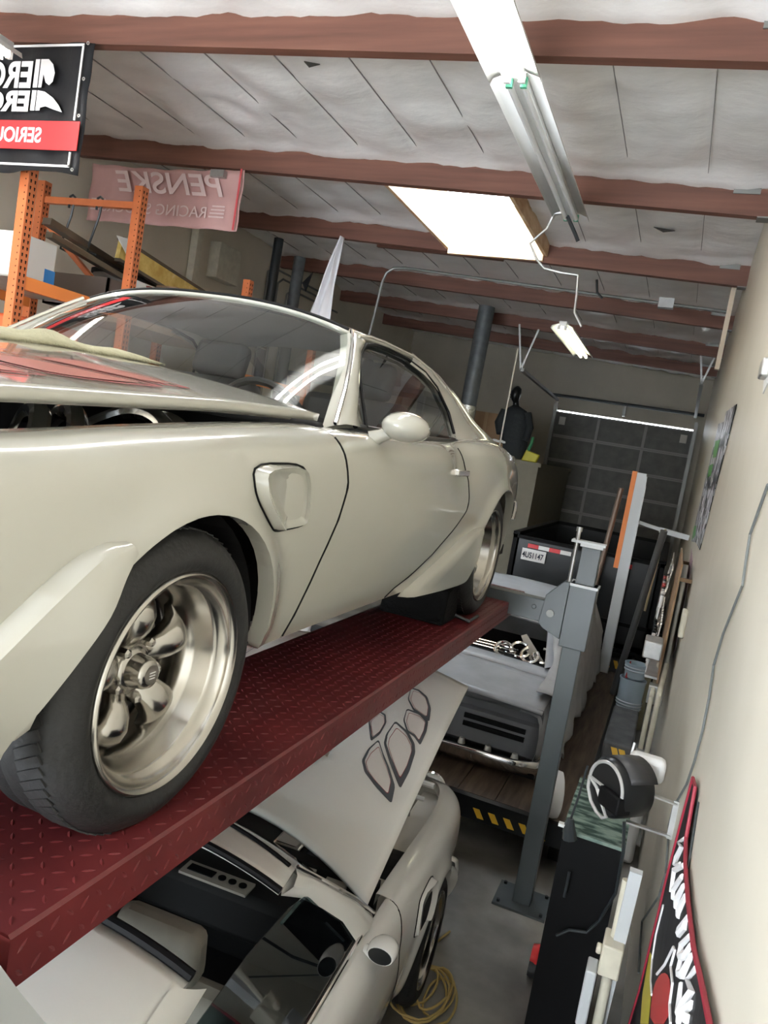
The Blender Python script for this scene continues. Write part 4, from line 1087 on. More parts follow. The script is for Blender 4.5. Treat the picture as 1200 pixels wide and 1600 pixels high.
# ------------------------------------------------------------------ uprights standing beyond the lift
t = thing('spare_lift_column','tall light grey steel column with an orange strip standing beyond the lift post','column',(-.455,9.42,0))
MB().box((-.027,-.06,0),(.074,.06,2.74)).box((.074,-.06,0),(.087,.06,2.71)).build('column','liftlight',t,smooth=False)
MB().box((-.083,-.055,0),(-.029,.055,2.75)).xf(lambda v:(v[0],v[1],max(v[2],1.6))).build('orange_strip','orangebeam',t,smooth=False)
MB().box((.087,-.065,.0),(.096,-.045,2.6)).build('edge_lip','steel',t,smooth=False)
tag(MB().cyl((-.78,9.45,.0),(-.63,9.45,2.53),.032).build('brown_tube',mat('brown_tube',(0.20,0.15,0.12),0.35,0.5)),'brown round tube leaning left of the orange striped column','tube')
t = thing('swing_bar','pale steel arm sticking out sideways between the column and the right wall','arm',(-.36,9.5,2.17))
MB().bar((0,0,0),(.27,0,-.04),.04,.04).bar((.24,0,-.04),(.57,0,-.07),.065,.06).build('arm','liftlight',t,smooth=False)
tag(MB().cyl((-.235,8.48,.37),(-.06,8.2,2.20),.035).build('dark_pole',mat('dark_pole',(0.06,0.06,0.06),0.5)),'dark round pole leaning towards the right wall past the steel arm','pole')
tag(MB().cyl((-.09,8.6,1.3),(-.05,8.5,2.2),.012).build('thin_cane',mat('cane',(0.45,0.36,0.22),0.5)),'thin tan rod leaning beside the dark pole','rod')
# ------------------------------------------------------------------ tools and clutter along the right wall
t = thing('tool_board','narrow board fixed to the right wall carrying rows of hanging tools','tool board',(.2,7.5,1.6))
MB().box((-.07,-.9,-.55),(-.055,.9,.45)).box((-.055,-.8,.3),(.038,-.77,.33)).box((-.055,.8,.3),(.038,.83,.33)).build('board','cardboard',t,smooth=False)
MB().box((-.17,-.9,-.52),(-.07,.9,-.50)).build('shelf','steel',t,smooth=False)
rn = random.Random(11); ORD = ['first','second','third','fourth','fifth','sixth','seventh','eighth','ninth','tenth','last']
kk = 0
for r in range(4):
    for q in range(11):
        y = 6.7+.155*q; z = 1.98-.23*r; x = .105-.035*(r%2); kk += 1
        b = MB(); ln = .16+.05*rn.random()
        a = rn.uniform(-.12,.12)
        top = Vector((x-.03,y,z)); bot = top+Vector((-.02*rn.random(),a*ln,-ln))
        if r in (0,2):
            b.bar(top,bot,.016,.008,(1,0,0)); b.lathe([(.010,-.005),(.022,-.005),(.022,.005),(.010,.005)],top,(1,0,0),10,True); b.lathe([(.010,-.005),(.024,-.005),(.024,.005),(.010,.005)],bot,(1,0,0),10,True)
            tag(b.build('spanner','chrome'),'shiny steel spanner, %s from the near end of the %s row on the tool board'%(ORD[q],ORD[r]),'spanner','spanners on the tool board')
        else:
            b.cyl(top,top.lerp(bot,.5),.017,.013,8); b.cyl(top.lerp(bot,.5),bot,.006,n=6)
            m = [M['flueblack'],M['steel'],M['white'],mat('tool_red',(.4,.05,.05),.4)][rn.choice([0,0,1,1,2,3])]
            tag(b.build('screwdriver',m),'hanging handled tool, %s from the near end of the %s row on the tool board'%(ORD[q],ORD[r]),'screwdriver','screwdrivers on the tool board')
b = MB()
for k in range(5): b.cyl((.13,6.55,1.62-.09*k),(.05,6.55,1.62-.09*k),.02,n=10)
tag(MB().box((-.02,6.38,1.28),(.12,6.66,1.42)).build('parts_tray','steel',bevel=.01),'small grey metal tray at the near lower end of the tool board','tray')
tag(MB().box((.20,6.1,1.55),(.24,6.3,1.75)).build('beige_box','plaster',bevel=.01),'small beige box on the right wall just before the tool board','box')
# grey white pipe run behind the cabinet
t = thing('wall_pipe','cream painted pipe rising along the right wall behind the black cabinet','pipe',(.085,3.0,0))
MB().tube([(.02,-.05,.0),(.02,-.02,.9),(.02,.0,1.16)],.020,12).build('pipe','plaster',t)
MB().box((-.02,-.10,.82),(.055,.03,.94)).cyl((-.02,-.03,.88),(-.04,-.03,.88),.02).build('clamp','plaster',t,bevel=.006)
MB().box((-.06,-.10,.60),(-.02,.0,.82)).build('bracket','liftlight',t,bevel=.006)
t = thing('wall_pipe_far','cream pipe pair running up the right wall beside the ramp blocks','pipe',(.16,6.2,0))
MB().tube([(0,0,0),(0,0,1.05),(.02,.5,1.2)],.02,10).tube([(-.05,.1,0),(-.05,.1,1.0),(-.03,.9,1.1)],.018,10).build('pipe','plaster',t)
MB().box((-.08,-.06,.42),(.04,.06,.6)).box((-.08,.3,.9),(.04,.42,1.05)).build('clamp','steel',t,bevel=.006)
t.name='wall_pipe'
# black cabinet
t = thing('tall_cabinet','tall black cabinet with a marbled green glass top against the right wall','cabinet',(-.03,3.6,0))
MB().box((-.15,-.18,0),(.11,.42,1.07)).build('body','black',t,smooth=False)
MB().box((-.155,-.19,1.07),(.115,.46,1.085)).build('top','glasstop',t,smooth=False)
tag(MB().bar((.125,2.93,1.24),(.105,3.10,.0),.045,.03,(0,1,0)).build('steel_channel','liftlight',smooth=False),'pale steel channel standing between the black cabinet and the wall pipe','channel')
tag(MB().tube([(-.12,3.38,.92),(-.12,3.38,.80)],.006,6).build('cord_hook','flueblack'),'small dark hook on the front of the black cabinet','hook')
# retractable cord reel on its bracket
t = thing('cord_reel','black and silver retractable cord reel bracketed to the right wall','cord reel',(.0,3.24,1.41)); t.scale = (1.22,1.22,1.22)
ax = Vector((-.72,-.69,0)).normalized(); o = Vector((.01,0,0))
MB().lathe([(.0,-.075),(.08,-.075),(.095,-.06),(.098,.0),(.098,.045),(.088,.06),(.0,.06)],o,ax,48).build('drum','blackgloss',t,angle=50)
sd = Vector((-ax.y,ax.x,0)); up = Vector((0,0,1))
def C_(u,v,d=.062): return o+ax*d+sd*u+up*v
ring = [C_(.082*math.cos(a),.082*math.sin(a)) for a in [math.radians(d_) for d_ in range(-8,200,8)]]
MB().tube(ring+[C_(-.078,.0),C_(.078,-.004)],.006,8).build('silver_ring',mat('silver_plastic',(0.55,0.55,0.54),0.3,0.4),t)
ring = [C_(-.084,.0),C_(-.080,-.04),C_(-.055,-.075),C_(-.02,-.095),C_(.012,-.10),C_(.03,-.088),C_(.0,-.06),C_(-.04,-.02),C_(-.084,.0)]
MB().tube(ring,.006,8).build('silver_spoke',mat('silver_plastic',(0.55,0.55,0.54),0.3,0.4),t)
MB().box((-.05,-.03,-.02),(.05,.03,.04),Matrix.Translation(C_(.04,-.035,.05))@Matrix.Rotation(math.atan2(sd.y,sd.x),4,'Z')).build('side_vent','black',t,bevel=.006)
MB().prism([C_(-.03,-.02,.063),C_(-.02,-.02,.063),C_(.01,-.055,.063),C_(.0,-.055,.063)],tuple(ax*.003)).build('vent_mark','white',t,smooth=False)
b = MB(); b.grid([[C_(.098*math.cos(a)*1.05,.098*math.sin(a)*1.05,dd) for a in [math.radians(d_) for d_ in range(30,160,10)]] for dd in (-.07,.04)]); b.build('hood_cover',mat('reel_shell',(0.03,0.03,0.032),0.4),t,solid=.004)
MB().box((.02,.05,.02),(.14,.12,.105)).build('white_mount','white',t,bevel=.02)
MB().bar((.06,-.03,.02),(.19,.0,.0),.02,.006).bar((.05,-.02,-.10),(.19,.0,-.11),.02,.006).bar((.190,-.0,.01),(.190,-.0,-.12),.02,.006,(0,1,0)).build('bracket','steel',t,smooth=False)
tag(MB().tube([(.054,3.2,1.29),(.074,3.21,1.165),(.08,3.3,.94),(.039,3.385,.748),(0,3.385,.681),(-.073,3.385,.662),(-.12,3.385,.616)],.007,8).build('power_cord','flueblack'),'black power cord looping down from under the cord reel','cord')
t = thing('cord_plug','black cord end with plug hanging in front of the cabinet below the reel','plug',(-.132,3.34,1.29)); t.scale=(1.3,1.3,1.3)
MB().tube([(.0,0,.10),(-.01,.02,-.02),(-.02,.02,-.10)],.004,6).build('cord','flueblack',t)
MB().tube([(-.02,.02,-.10),(-.02,.02,-.13),(-.01,.02,-.17)],.01,8,True,[.01,.02,.025]).build('plug','flueblack',t)
MB().box((-.055,.01,-.135),(-.03,.03,-.125)).build('label_tag','white',t,smooth=False)
# cable clipped down the wall
cable_pts = [(2.466, 2.702), (2.551, 2.638), (2.671, 2.543), (2.613, 2.455), (2.56, 2.39), (2.649, 2.328), (2.848, 2.187), (2.949, 2.051), (2.851, 1.958), (2.828, 1.849), (2.878, 1.716), (2.99, 1.591), (3.385, 1.336), (3.418, 1.243), (3.195, 1.232), (3.057, 1.207), (3.126, 1.079), (3.795, 0.593), (3.558, 0.604), (3.313, 0.636)]
cable_pts = [p for i, p in enumerate(cable_pts)]
tag(MB().tube([(.232, y, z) for y, z in cable_pts], .0045, 6).build('wall_cable', 'wire'), 'thin grey cable wandering down the right wall', 'cable')

# small broken fitting on the wall near the top right
t = thing('broken_outlet','torn hole in the right wall with a small grey electrical fitting','fitting',(.22,3.45,3.18))
MB().box((-.015,-.06,-.04),(.018,.06,.035)).build('fitting','steel',t,bevel=.008)
MB().prism([(.015,-.10,-.07),(.015,.02,-.10),(.015,.12,-.03),(.015,.09,.06),(.015,-.05,.07)],(.004,0,0)).build('torn_plaster','white',t,smooth=False)
# posters on the right wall
def wallpoly(name, pts, m, parent, x, th=.004): return MB().prism([(x, y, z) for y, z in pts], (th, 0, 0)).build(name, m, parent, smooth=False)
def poster_mat(name):
    m = D.materials.new(name); m.use_nodes = True; nt = m.node_tree; bs = nt.nodes['Principled BSDF']
    tc = nt.nodes.new('ShaderNodeTexCoord'); mp = nt.nodes.new('ShaderNodeMapping'); mp.inputs['Scale'].default_value = (1, 5, 9)
    v = nt.nodes.new('ShaderNodeTexVoronoi'); v.inputs['Scale'].default_value = 1.6
    r = nt.nodes.new('ShaderNodeValToRGB'); r.color_ramp.interpolation = 'CONSTANT'
    cr = r.color_ramp; cr.elements[0].color = (.03,.03,.035,1); cr.elements[1].position = .42; cr.elements[1].color = (.55,.55,.60,1)
    e = cr.elements.new(.62); e.color = (.16,.16,.18,1); e = cr.elements.new(.78); e.color = (.72,.72,.76,1)
    nt.links.new(tc.outputs['Object'], mp.inputs['Vector']); nt.links.new(mp.outputs[0], v.inputs['Vector'])
    sp = nt.nodes.new('ShaderNodeSeparateColor'); nt.links.new(v.outputs['Color'], sp.inputs[0]); nt.links.new(sp.outputs[0], r.inputs['Fac'])
    nt.links.new(r.outputs['Color'], bs.inputs['Base Color']); bs.inputs['Roughness'].default_value = .35
    return m
pm = poster_mat('poster_print')
greenp = mat('poster_green',(0.10,0.33,0.08),0.4)

t = thing('wall_poster','tall black and white printed poster on the right wall, the nearer of the pair','poster',(.236,6.6,2.7))
def PW(y,z): return (y-6.6, z-2.7)
wallpoly('print',[PW(*p) for p in [(6.95,3.33),(5.45,3.24),(6.40,2.205),(7.50,2.185)]],pm,t,-.004)
t = thing('wall_poster','black and white poster with green blocks on the right wall, the farther of the pair','poster',(.236,8.0,2.7))
def PW(y,z): return (y-8.0, z-2.7)
wallpoly('print',[PW(*p) for p in [(8.34,3.34),(7.0,3.25),(7.56,2.185),(9.28,2.08)]],pm,t,-.004)
for k,pp in enumerate(([(8.09,3.15),(7.0,3.10),(7.1,2.955),(7.9,2.98)],[(8.43,2.92),(7.37,2.907),(7.43,2.80),(8.19,2.794)],[(9.2,2.26),(8.44,2.30),(8.2,2.21),(9.0,2.11)])):
    wallpoly('green_block',[PW(*p) for p in pp],greenp,t,-.006,.002)
WB = {
'outline' : [(2.718, 1.725), (2.604, 1.741), (2.529, 1.722), (2.59, 1.617), (2.395, 1.586), (2.096, 1.615), (1.812, 1.66), (1.599, 1.71), (1.396, 1.762), (3.112, 0.543), (2.969, 0.781), (2.923, 0.996), (2.881, 1.145), (2.869, 1.286), (2.787, 1.48), (2.693, 1.635)] ,
'yellow' : [(2.884, 0.988), (2.792, 1.032), (2.506, 1.072), (2.398, 1.05), (2.65, 0.871), (2.821, 0.873)] ,
'redblob' : [(2.369, 1.231), (2.214, 1.335), (2.077, 1.395), (1.914, 1.394), (2.354, 1.082), (2.459, 1.087), (2.469, 1.135)] ,
'line1' : [(2.749, 1.242), (2.783, 1.116), (2.723, 1.057), (2.608, 1.055), (2.481, 1.089)] ,
'line2' : [(2.46, 1.172), (2.297, 1.306), (2.178, 1.432), (2.126, 1.454), (2.143, 1.398), (2.021, 1.427), (1.987, 1.394), (1.891, 1.41)] ,
's1' : [(2.518, 1.59), (2.655, 1.512), (2.517, 1.559), (2.613, 1.481), (2.635, 1.443), (2.493, 1.518)] ,
's2' : [(2.369, 1.574), (2.6, 1.444), (2.57, 1.383)] ,
's3' : [(2.345, 1.551), (2.492, 1.434), (2.467, 1.416)] ,
's4' : [(2.251, 1.57), (2.332, 1.484), (2.328, 1.461)] ,
's5' : [(2.145, 1.598), (2.219, 1.516), (2.219, 1.495)] ,
's6' : [(2.001, 1.62), (2.105, 1.526), (2.099, 1.515), (2.014, 1.582), (2.027, 1.592)] ,
's7' : [(1.894, 1.631), (2.0, 1.544), (1.968, 1.533), (1.876, 1.595), (1.845, 1.637)] ,
's8' : [(1.793, 1.642), (1.857, 1.558), (1.926, 1.514), (1.962, 1.533)] ,
's9' : [(1.687, 1.681), (1.76, 1.606), (1.658, 1.647), (1.733, 1.571), (1.791, 1.505), (1.861, 1.532)] ,
's10' : [(1.641, 1.63), (1.748, 1.538), (1.758, 1.505)] ,
's11' : [(1.655, 1.6), (1.647, 1.583)] ,
}
t = thing('wall_banner','black banner edged in red with white brush strokes sagging on the right wall','banner',(.225,2.3,1.2))
def BP(pts): return [(y-2.3, z-1.2) for y, z in pts]
wallpoly('cloth',BP([(2.70,1.72),(2.56,1.74),(2.50,1.60),(2.36,1.585),(2.09,1.612),(1.81,1.655),(1.60,1.71),(1.39,1.76),(.95,1.78),(.95,.10),(3.16,.10),(3.11,.54),(2.97,.78),(2.92,.996),(2.88,1.145),(2.86,1.286),(2.80,1.45)]),'bannerblack',t,0,.003)
MB().tube([(-.001,y-2.3,z-1.2) for y,z in [(3.16,.10),(3.11,.54),(2.97,.78),(2.92,.996),(2.88,1.145),(2.86,1.286),(2.80,1.45),(2.70,1.72),(2.56,1.74),(2.50,1.60),(2.36,1.585),(2.09,1.612),(1.81,1.655),(1.60,1.71),(1.39,1.76),(.95,1.78)]],.006,6).build('red_hem',mat('hem_dark_red',(0.30,0.02,0.04),0.5),t)
wallpoly('yellow_figure',BP(WB['yellow']),mat('print_yellow',(0.50,0.42,0.03),0.5),t,-.002,.001)
wallpoly('red_figure',BP(closed_smooth(WB['redblob'],1)),mat('print_red',(0.42,0.03,0.03),0.5),t,-.002,.001)
for k in ('line1','line2'): MB().tube([(-.002,y-2.3,z-1.2) for y,z in WB[k]],.004,6).build('white_outline','bannerwhite',t)
for k in range(1,12): 
    q = WB['s%d'%k]; n_ = len(q)
    MB().tube([(-.001,y-2.3,z-1.2) for y,z in q],.010,6,True,[.005+.008*math.sin(math.pi*(i+.5)/n_) for i in range(n_)]).build('brush_stroke','bannerwhite',t)
tag(MB().tube([(.236,2.50,1.72),(.236,2.38,1.56),(.236,2.05,1.56),(.236,1.75,1.60),(.236,1.4,1.66)],.004,6).build('black_wire','flueblack'),'thin black wire following the upper edge of the wall banner','wire')
t = thing('pink_poster','faded pinkish poster curling on the right wall below the green one','poster',(.236,7.6,1.6))
wallpoly('print',[(.9,.46),(-.1,.42),(-.6,-.3),(-.3,-.45),(.3,.1)],mat('faded_print',(0.45,0.33,0.36),0.5,var=.3,vscale=6),t,-.004)

# ramp blocks, buckets, sheets on the floor at the right
for k,(x,y,z,lx,ly,lab) in enumerate([(-.06,7.15,.22,.24,1.25,'dark grey ramp block with yellow hazard stripes beside the wooden platform'),(-.36,9.95,.22,.44,.5,'far black ramp block with yellow stripes beyond the plastic buckets')]):
    t = thing('ramp_block',lab,'ramp',(x,y,0))
    zt = .46
    MB().prism([(-lx/2,-ly/2,0),(-lx/2,-ly/2+.12,zt),(-lx/2,ly/2,zt),(-lx/2,ly/2,0)],(lx,0,0)).build('block','dusty',t,bevel=.02)
    b = MB()
    for q in range(2):
        xx = -lx*.22+lx*.26*q
        def fp(x_, s_, lx=lx, ly=ly, zt=zt): return (x_, -ly/2+.12*s_-.004, zt*s_)
        b.prism([fp(xx,.92),fp(xx+.05,.92),fp(xx+.09,.72),fp(xx+.04,.72)],(0,-.004,0))
    b.build('hazard_marks','yellow',t,smooth=False)
for k,(x,y,z,r,h,m,lab) in enumerate([(-.06,8.35,.0,.13,.62,'white','pale plastic bucket at the bottom of the stack beyond the ramp block'),(-.055,8.36,.621,.115,.16,'glasspane','clear plastic tub sitting on the pale bucket')]):
    t = thing('plastic_bucket',lab,'bucket',(x,y,z))
    MB().lathe([(0,.01),(r*.86,.01),(r,h-.02),(r*1.05,h-.02),(r*1.05,h),(r*.97,h),(r*.84,.02),(0,.02)],(0,0,0),(0,0,1),32).build('tub',mat('clear_blue_tub',(0.45,0.55,0.62),0.3),t,angle=40)
    b=MB()
    for q in range(3): b.lathe([(r*1.0,h*.5+.03*q),(r*1.04,h*.5+.01+.03*q),(r*1.0,h*.5+.02+.03*q)],(0,0,0),(0,0,1),32)
    b.build('rim_band',mat('tub_rim',(0.62,0.68,0.72),0.35),t)
tag(MB().tube([(-.02,8.75,.0),(-.02,8.75,.66)],.14,20).build('paper_sack',mat('sack_tan',(0.40,0.36,0.24),0.8,var=.2,bump=.6,bscale=10)),'tan crumpled sack standing beyond the plastic tubs','sack')
tag(MB().tube([(-.13,8.30,.62),(-.12,8.30,.80)],.012,8,True,[.014,.006]).build('red_funnel','red'),'small red plastic spout beside the plastic tubs','spout')
for k in range(4):
    tag(MB().bar((-.56+.05*k,10.75+.1*k,.352+.012*k),(-.10+.01*k,10.3+.12*k,.36+.012*k),.12,.008).build('white_trim_board','white',smooth=False),'white trim board laid on the low bench before the black trailer, %s'%['lowest','second from below','third from below','topmost'][k],'board','white boards by the black trailer')
tag(MB().box((-.58,10.3,0),(-.14,11.6,.34)).build('low_bench','flueblack',smooth=False),'low black bench holding the white trim boards','bench')
for k,(x,z) in enumerate([(.06,.55),(.07,.68)]):
    tag(MB().lathe([(0,-.04),(.07,-.04),(.08,0),(.07,.04),(0,.04)],(x,8.9,z+.12),(1,0,0),20).build('caster_wheel','rubber'),['lower black wheel hanging below the tool board','upper black wheel hanging below the tool board'][k],'wheel')
for k in range(3):
    tag(MB().bar((.02+.03*k,6.15,.02),(.06+.03*k,6.3+.03*k,.62-.05*k),.016,.006,(0,1,0)).build('steel_strip','chrome',smooth=False),'thin shiny steel strip by the ramp block, %s from the platform'%['first','second','third'][k],'strip','steel strips by the ramp block')
tag(MB().box((.04,5.55,0),(.2,5.95,.52)).build('white_canister','white',bevel=.03),'white plastic box against the right wall just beyond the cord reel','box')
# yellow extension cord, red tool
pts = []
for k in range(150):
    a = k*.27; r = .10+.05*math.sin(k*.13); pts.append((-.66+r*math.cos(a)+.05*math.sin(k*.05), 3.50+(r+.10)*math.sin(a)*.9, .012+.012*(k%7)/7+k*.0002))
pts += [(-.72,3.75,.03),(-.74,3.9,.012),(-.70,4.05,.012)]
tag(MB().tube(pts,.006,6).build('extension_cord','cordyellow'),'tangled yellow extension cord lying on the floor by the parked coupe\'s front tyre','cord')
t = thing('red_jack','small red and black caster end poking out beside the black cabinet foot','jack',(-.215,4.0,.07))
MB().lathe([(0,-.03),(.05,-.03),(.06,0),(.05,.03),(0,.03)],(0,0,.03),(1,0,0),20).build('body','red',t)
MB().lathe([(0,-.02),(.045,-.02),(.05,0),(.045,.02),(0,.02)],(-.01,-.03,-.02),(1,0,0),20).build('wheel','rubber',t)
# crate and parts seen under the raised coupe, on the floor beyond
t = thing('storage_rack_floor','dark metal shelf with jars seen through the gap under the raised coupe','shelf',(-3.12,6.3,-.12)); t.name='low_shelf'
MB().box((-.6,-.35,.85),(.45,.35,.88)).box((-.6,-.35,.12),(-.56,-.31,.85)).box((.41,-.35,.12),(.45,-.31,.85)).box((-.6,.31,.12),(-.56,.35,.85)).box((.41,.31,.12),(.45,.35,.85)).build('frame','flueblack',t,smooth=False)
for k,(x,y) in enumerate([(-3.25,6.2),(-3.07,6.17),(-2.9,6.22)]):
    j = thing('white_jar','white ribbed jar on the dark shelf seen under the raised coupe, %s'%['leftmost','middle one','rightmost'][k],'jar',(x,y,.761),0,'white jars on the dark shelf')
    MB().lathe([(0,0),(.07,0),(.075,.03),(.07,.05),(.075,.08),(.07,.1),(.075,.13),(.07,.15),(.05,.17),(0,.17)],(0,0,0),(0,0,1),24).build('jar','white',j)
    MB().cyl((0,0,.17),(0,0,.20),.05,n=20).build('lid','green',j)

# ------------------------------------------------------------------ pallet racks on the left
def upright(b_, x, y, z1, wx=.075, wy=.07, hide=None):
    """open C post with rows of teardrop slots (dark plates set in)"""
    b_.box((x-wx/2,y-wy/2,0),(x+wx/2,y+wy/2,z1))
rack = thing('pallet_rack','orange pallet rack bay against the left wall, nearest the viewer','rack',(-5.0,5.2,0))
def K(x,y,z): return (x+5.0,y-5.2,z)
def post(par,x,y,z1,f=K):
    p = MB().box(f(x-.045,y-.045,0),f(x+.045,y+.045,z1)).build('upright_post','orange',par,smooth=False,bevel=.004)
    b = MB(); z = max(2.6,z1-2.6)
    while z < z1-.03:
        for q in (-.02,.02):
            b.prism([f(x+.0455,y+q-.008,z+.012),f(x+.0455,y+q+.008,z+.012),f(x+.0455,y+q+.004,z-.014),f(x+.0455,y+q-.004,z-.014)],(.001,0,0))
            b.prism([f(x+q-.004,y-.0455,z+.01),f(x+q+.004,y-.0455,z+.01),f(x+q+.004,y-.0455,z-.0),f(x+q-.004,y-.0455,z-.0)],(0,-.001,0)) if q>0 else None
        z += .05
    b.build('slot_row','black',p,smooth=False)
for x,y in ((-5.0,4.56),(-6.15,4.56),(-5.0,5.80),(-6.15,5.80)): post(rack,x,y,4.50 if y>5 else 4.55)
for y in (4.56,5.80):
    for z in (4.33,2.7): MB().bar(K(-6.12,y,z),K(-5.04,y,z),.05,.06).build('frame_strut','orange',rack,smooth=False)
    MB().bar(K(-6.12,y,4.15 if y>5 else 3.6),K(-5.04,y,3.35 if y>5 else 4.4),.045,.045).build('frame_brace','orange',rack,smooth=False)
for x in (-4.99,-6.14):
    bm_ = MB().box(K(x-.03,4.6,3.30),K(x+.03,5.76,3.40)).box(K(x-.03,4.6,2.80),K(x+.03,5.76,2.90))
    bm_.build('load_beam','orangebeam',rack,smooth=False)
MB().box(K(-6.1,4.6,3.385),K(-5.02,5.76,3.40)).build('wire_deck','steel',rack,smooth=False)
rack2 = thing('pallet_rack','orange pallet rack bay further back along the left wall','rack',(-5.0,8.6,0))
def K2(x,y,z): return (x+5.0,y-8.6,z)
for x,y,z in ((-5.0,7.75,4.15),(-5.0,9.55,4.18),(-6.15,7.75,4.15),(-6.15,9.55,4.15)): post(rack2,x,y,z,K2)
MB().box(K2(-5.03,7.79,3.72),K2(-4.97,9.51,3.82)).box(K2(-6.18,7.79,3.72),K2(-6.12,9.51,3.82)).box(K2(-5.03,7.79,3.0),K2(-4.97,9.51,3.1)).build('load_beam','orangebeam',rack2,smooth=False)
MB().box(K2(-6.12,7.79,3.72),K2(-5.03,9.51,3.73)).build('wire_deck','steel',rack2,smooth=False)
# load
t = thing('white_carton','white carton with a bit of blue tape on the nearest rack','carton',(-5.45,5.05,3.401))
MB().box((-.42,-.42,0),(.33,-.02,.34)).build('carton','white',t,smooth=False)
MB().box((.331,-.12,.02),(.334,-.01,.13)).build('tape','bluet',t,smooth=False)
t = thing('long_bin','long brown open carton lying along the rack behind the upright','box',(-5.5,6.4,3.35))
MB().box((-.4,-.7,0),(.35,1.2,.02)).box((.33,-.7,0),(.35,1.2,.30)).box((-.4,-.7,0),(-.38,1.2,.30)).box((-.4,-.7,0),(.35,-.68,.30)).box((-.4,1.18,0),(.35,1.2,.30)).build('carton',mat('brown_bin',(0.13,0.10,0.085),0.7),t,smooth=False)
t = thing('grey_tub','grey oval tub with a dark lid standing in the brown carton','tub',(-5.62,6.35,3.372))
MB().lathe([(0,0),(.21,0),(.24,.40),(0,.40)],(0,0,0),(0,0,1),36).build('tub','bin',t)
MB().lathe([(0,.40),(.26,.40),(.26,.44),(.1,.47),(0,.47)],(0,0,0),(0,0,1),36).build('lid','black',t)
tag(MB().box((-6.0,5.9,3.28),(-5.0,7.7,3.345)).build('shelf_board','cardboard',smooth=False),'long board bridging the two rack bays','board')
def slab(name,lab,cat,p0,p1,w,h,m,parts=None):
    t = thing(name,lab,cat,p0); d = Vector(p1)-Vector(p0)
    MB().bar((0,0,0),d,w,h).build('body',m,t,smooth=False); return t, d
t,d = slab('yellow_insulation_board','long yellow board sloping down across the rack, held in a metal frame','board',(-5.35,6.0,3.98),(-5.35,8.9,3.62),.05,.17,'fibre')
MB().bar((.0,0,.10),(d.x,d.y,d.z+.10),.07,.03).bar((0,0,-.10),(d.x,d.y,d.z-.10),.07,.03).build('metal_edge',mat('bronze_rail',(0.12,0.10,0.08),0.35,0.6),t,smooth=False)
MB().prism([(.04,-.10,.10),(.04,.10,.12),(.04,.18,-.14),(.04,.05,-.02)],(.01,0,0)).build('paper_tag','white',t,smooth=False)
t,d = slab('metal_ladder_frame','dark bronze window frame rail sloping below the yellow board','frame',(-5.6,5.35,4.02),(-5.6,8.2,3.60),.10,.06,mat('bronze_rail',(0.12,0.10,0.08),0.35,0.6))
t,d = slab('metal_ladder_frame','second dark frame rail lying under the topmost one on the rack','frame',(-5.45,5.25,3.88),(-5.45,8.0,3.52),.08,.05,mat('bronze_rail2',(0.16,0.14,0.11),0.35,0.6))
tag(MB().prism([(-5.9,7.3,3.9),(-5.9,8.9,3.72),(-5.9,8.85,3.88),(-5.9,8.5,4.0)],(.02,0,0)).build('black_panel','black',smooth=False),'pointed black panel leaning behind the yellow board','panel')
tag(MB().lathe([(.03,-.02),(.07,-.02),(.075,.0),(.07,.02),(.03,.02)],(-5.02,6.95,3.58),(1,.2,0),20,True).box((-5.06,6.98,3.52),(-4.98,7.15,3.58)).build('red_clamp',mat('pink_red',(0.62,0.06,0.09),0.45)),'bright red handled clamp lying by the yellow board','clamp')
tag(MB().box((-5.3,6.55,3.652),(-5.05,6.75,3.78)).build('small_carton','cardboard',smooth=False),'small open brown carton behind the car roof line on the rack','carton')
tag(MB().box((-5.5,6.2,3.652),(-5.1,6.5,3.70)).build('red_folder',mat('dull_red',(0.25,0.03,0.03),0.5),smooth=False),'dull red flat box on the rack','box')
tag(MB().tube([(-5.15,6.05,3.67),(-5.2,6.3,3.68),(-5.1,6.5,3.66),(-5.12,6.8,3.67)],.05,8).build('white_rag','white',angle=180),'white crumpled rag on the rack behind the car roof','rag')
tag(MB().box((-5.9,4.8,2.95),(-5.2,5.5,3.12)).build('orange_tray',mat('tray_orange',(0.65,0.12,0.04),0.4),bevel=.03),'orange plastic tray below the shelf of the nearest rack','tray')
tag(MB().box((-6.0,4.7,2.2),(-5.1,5.7,2.75)).build('tan_crate',mat('tan_crate',(0.28,0.24,0.17),0.7,var=.2),bevel=.02),'tan crate at the bottom of the nearest rack','crate')
for k,y in enumerate((0,1)):
    x = -5.78+.33*k
    t = tag(MB().tube([(x-.03,5.79,4.27),(x-.03,5.79,4.375),(x,5.79,4.39),(x+.03,5.79,4.37),(x+.0,5.80,4.2),(x-.09,5.82,3.97),(x-.12,5.84,3.90),(x-.07,5.9,3.88)],.011,8).build('steel_hook','flueblack'),['left one of two black hook rods hanging from the rack strut','right one of two black hook rods hanging from the rack strut'][k],'hook')
# wall things
t = thing('wall_box','beige metal electrical box high on the left wall','electrical box',(-6.72,9.7,4.72)); MB().box((-.08,-.28,-.25),(.10,.28,.25)).build('case','plaster',t,smooth=False,bevel=.01)
t = thing('square_downpipe','cream square downpipe with an elbow foot on the left wall','pipe',(-6.7,9.0,4.4)); MB().box((-.08,-.06,-.25),(.04,.06,.75)).box((-.08,-.06,-.35),(.10,.40,-.24)).build('pipe','plaster',t,smooth=False,bevel=.006)
MB().box((-.08,-.45,-.30),(.0,-.15,-.1)).build('wall_plate','liftlight',t,smooth=False)
for k in range(3):
    y=11.0+.35*k
    tag(MB().tube([(-6.76,y,2.5),(-6.76,y,4.95-.1*k),(-6.76,y+.15,5.05-.1*k),(-6.76,y+2,5.06-.1*k)],.018,6).build('wall_conduit','conduit'),'thin grey conduit up the left wall bending along its top, %s of three'%['nearest','middle','farthest'][k],'conduit','conduits on the left wall')
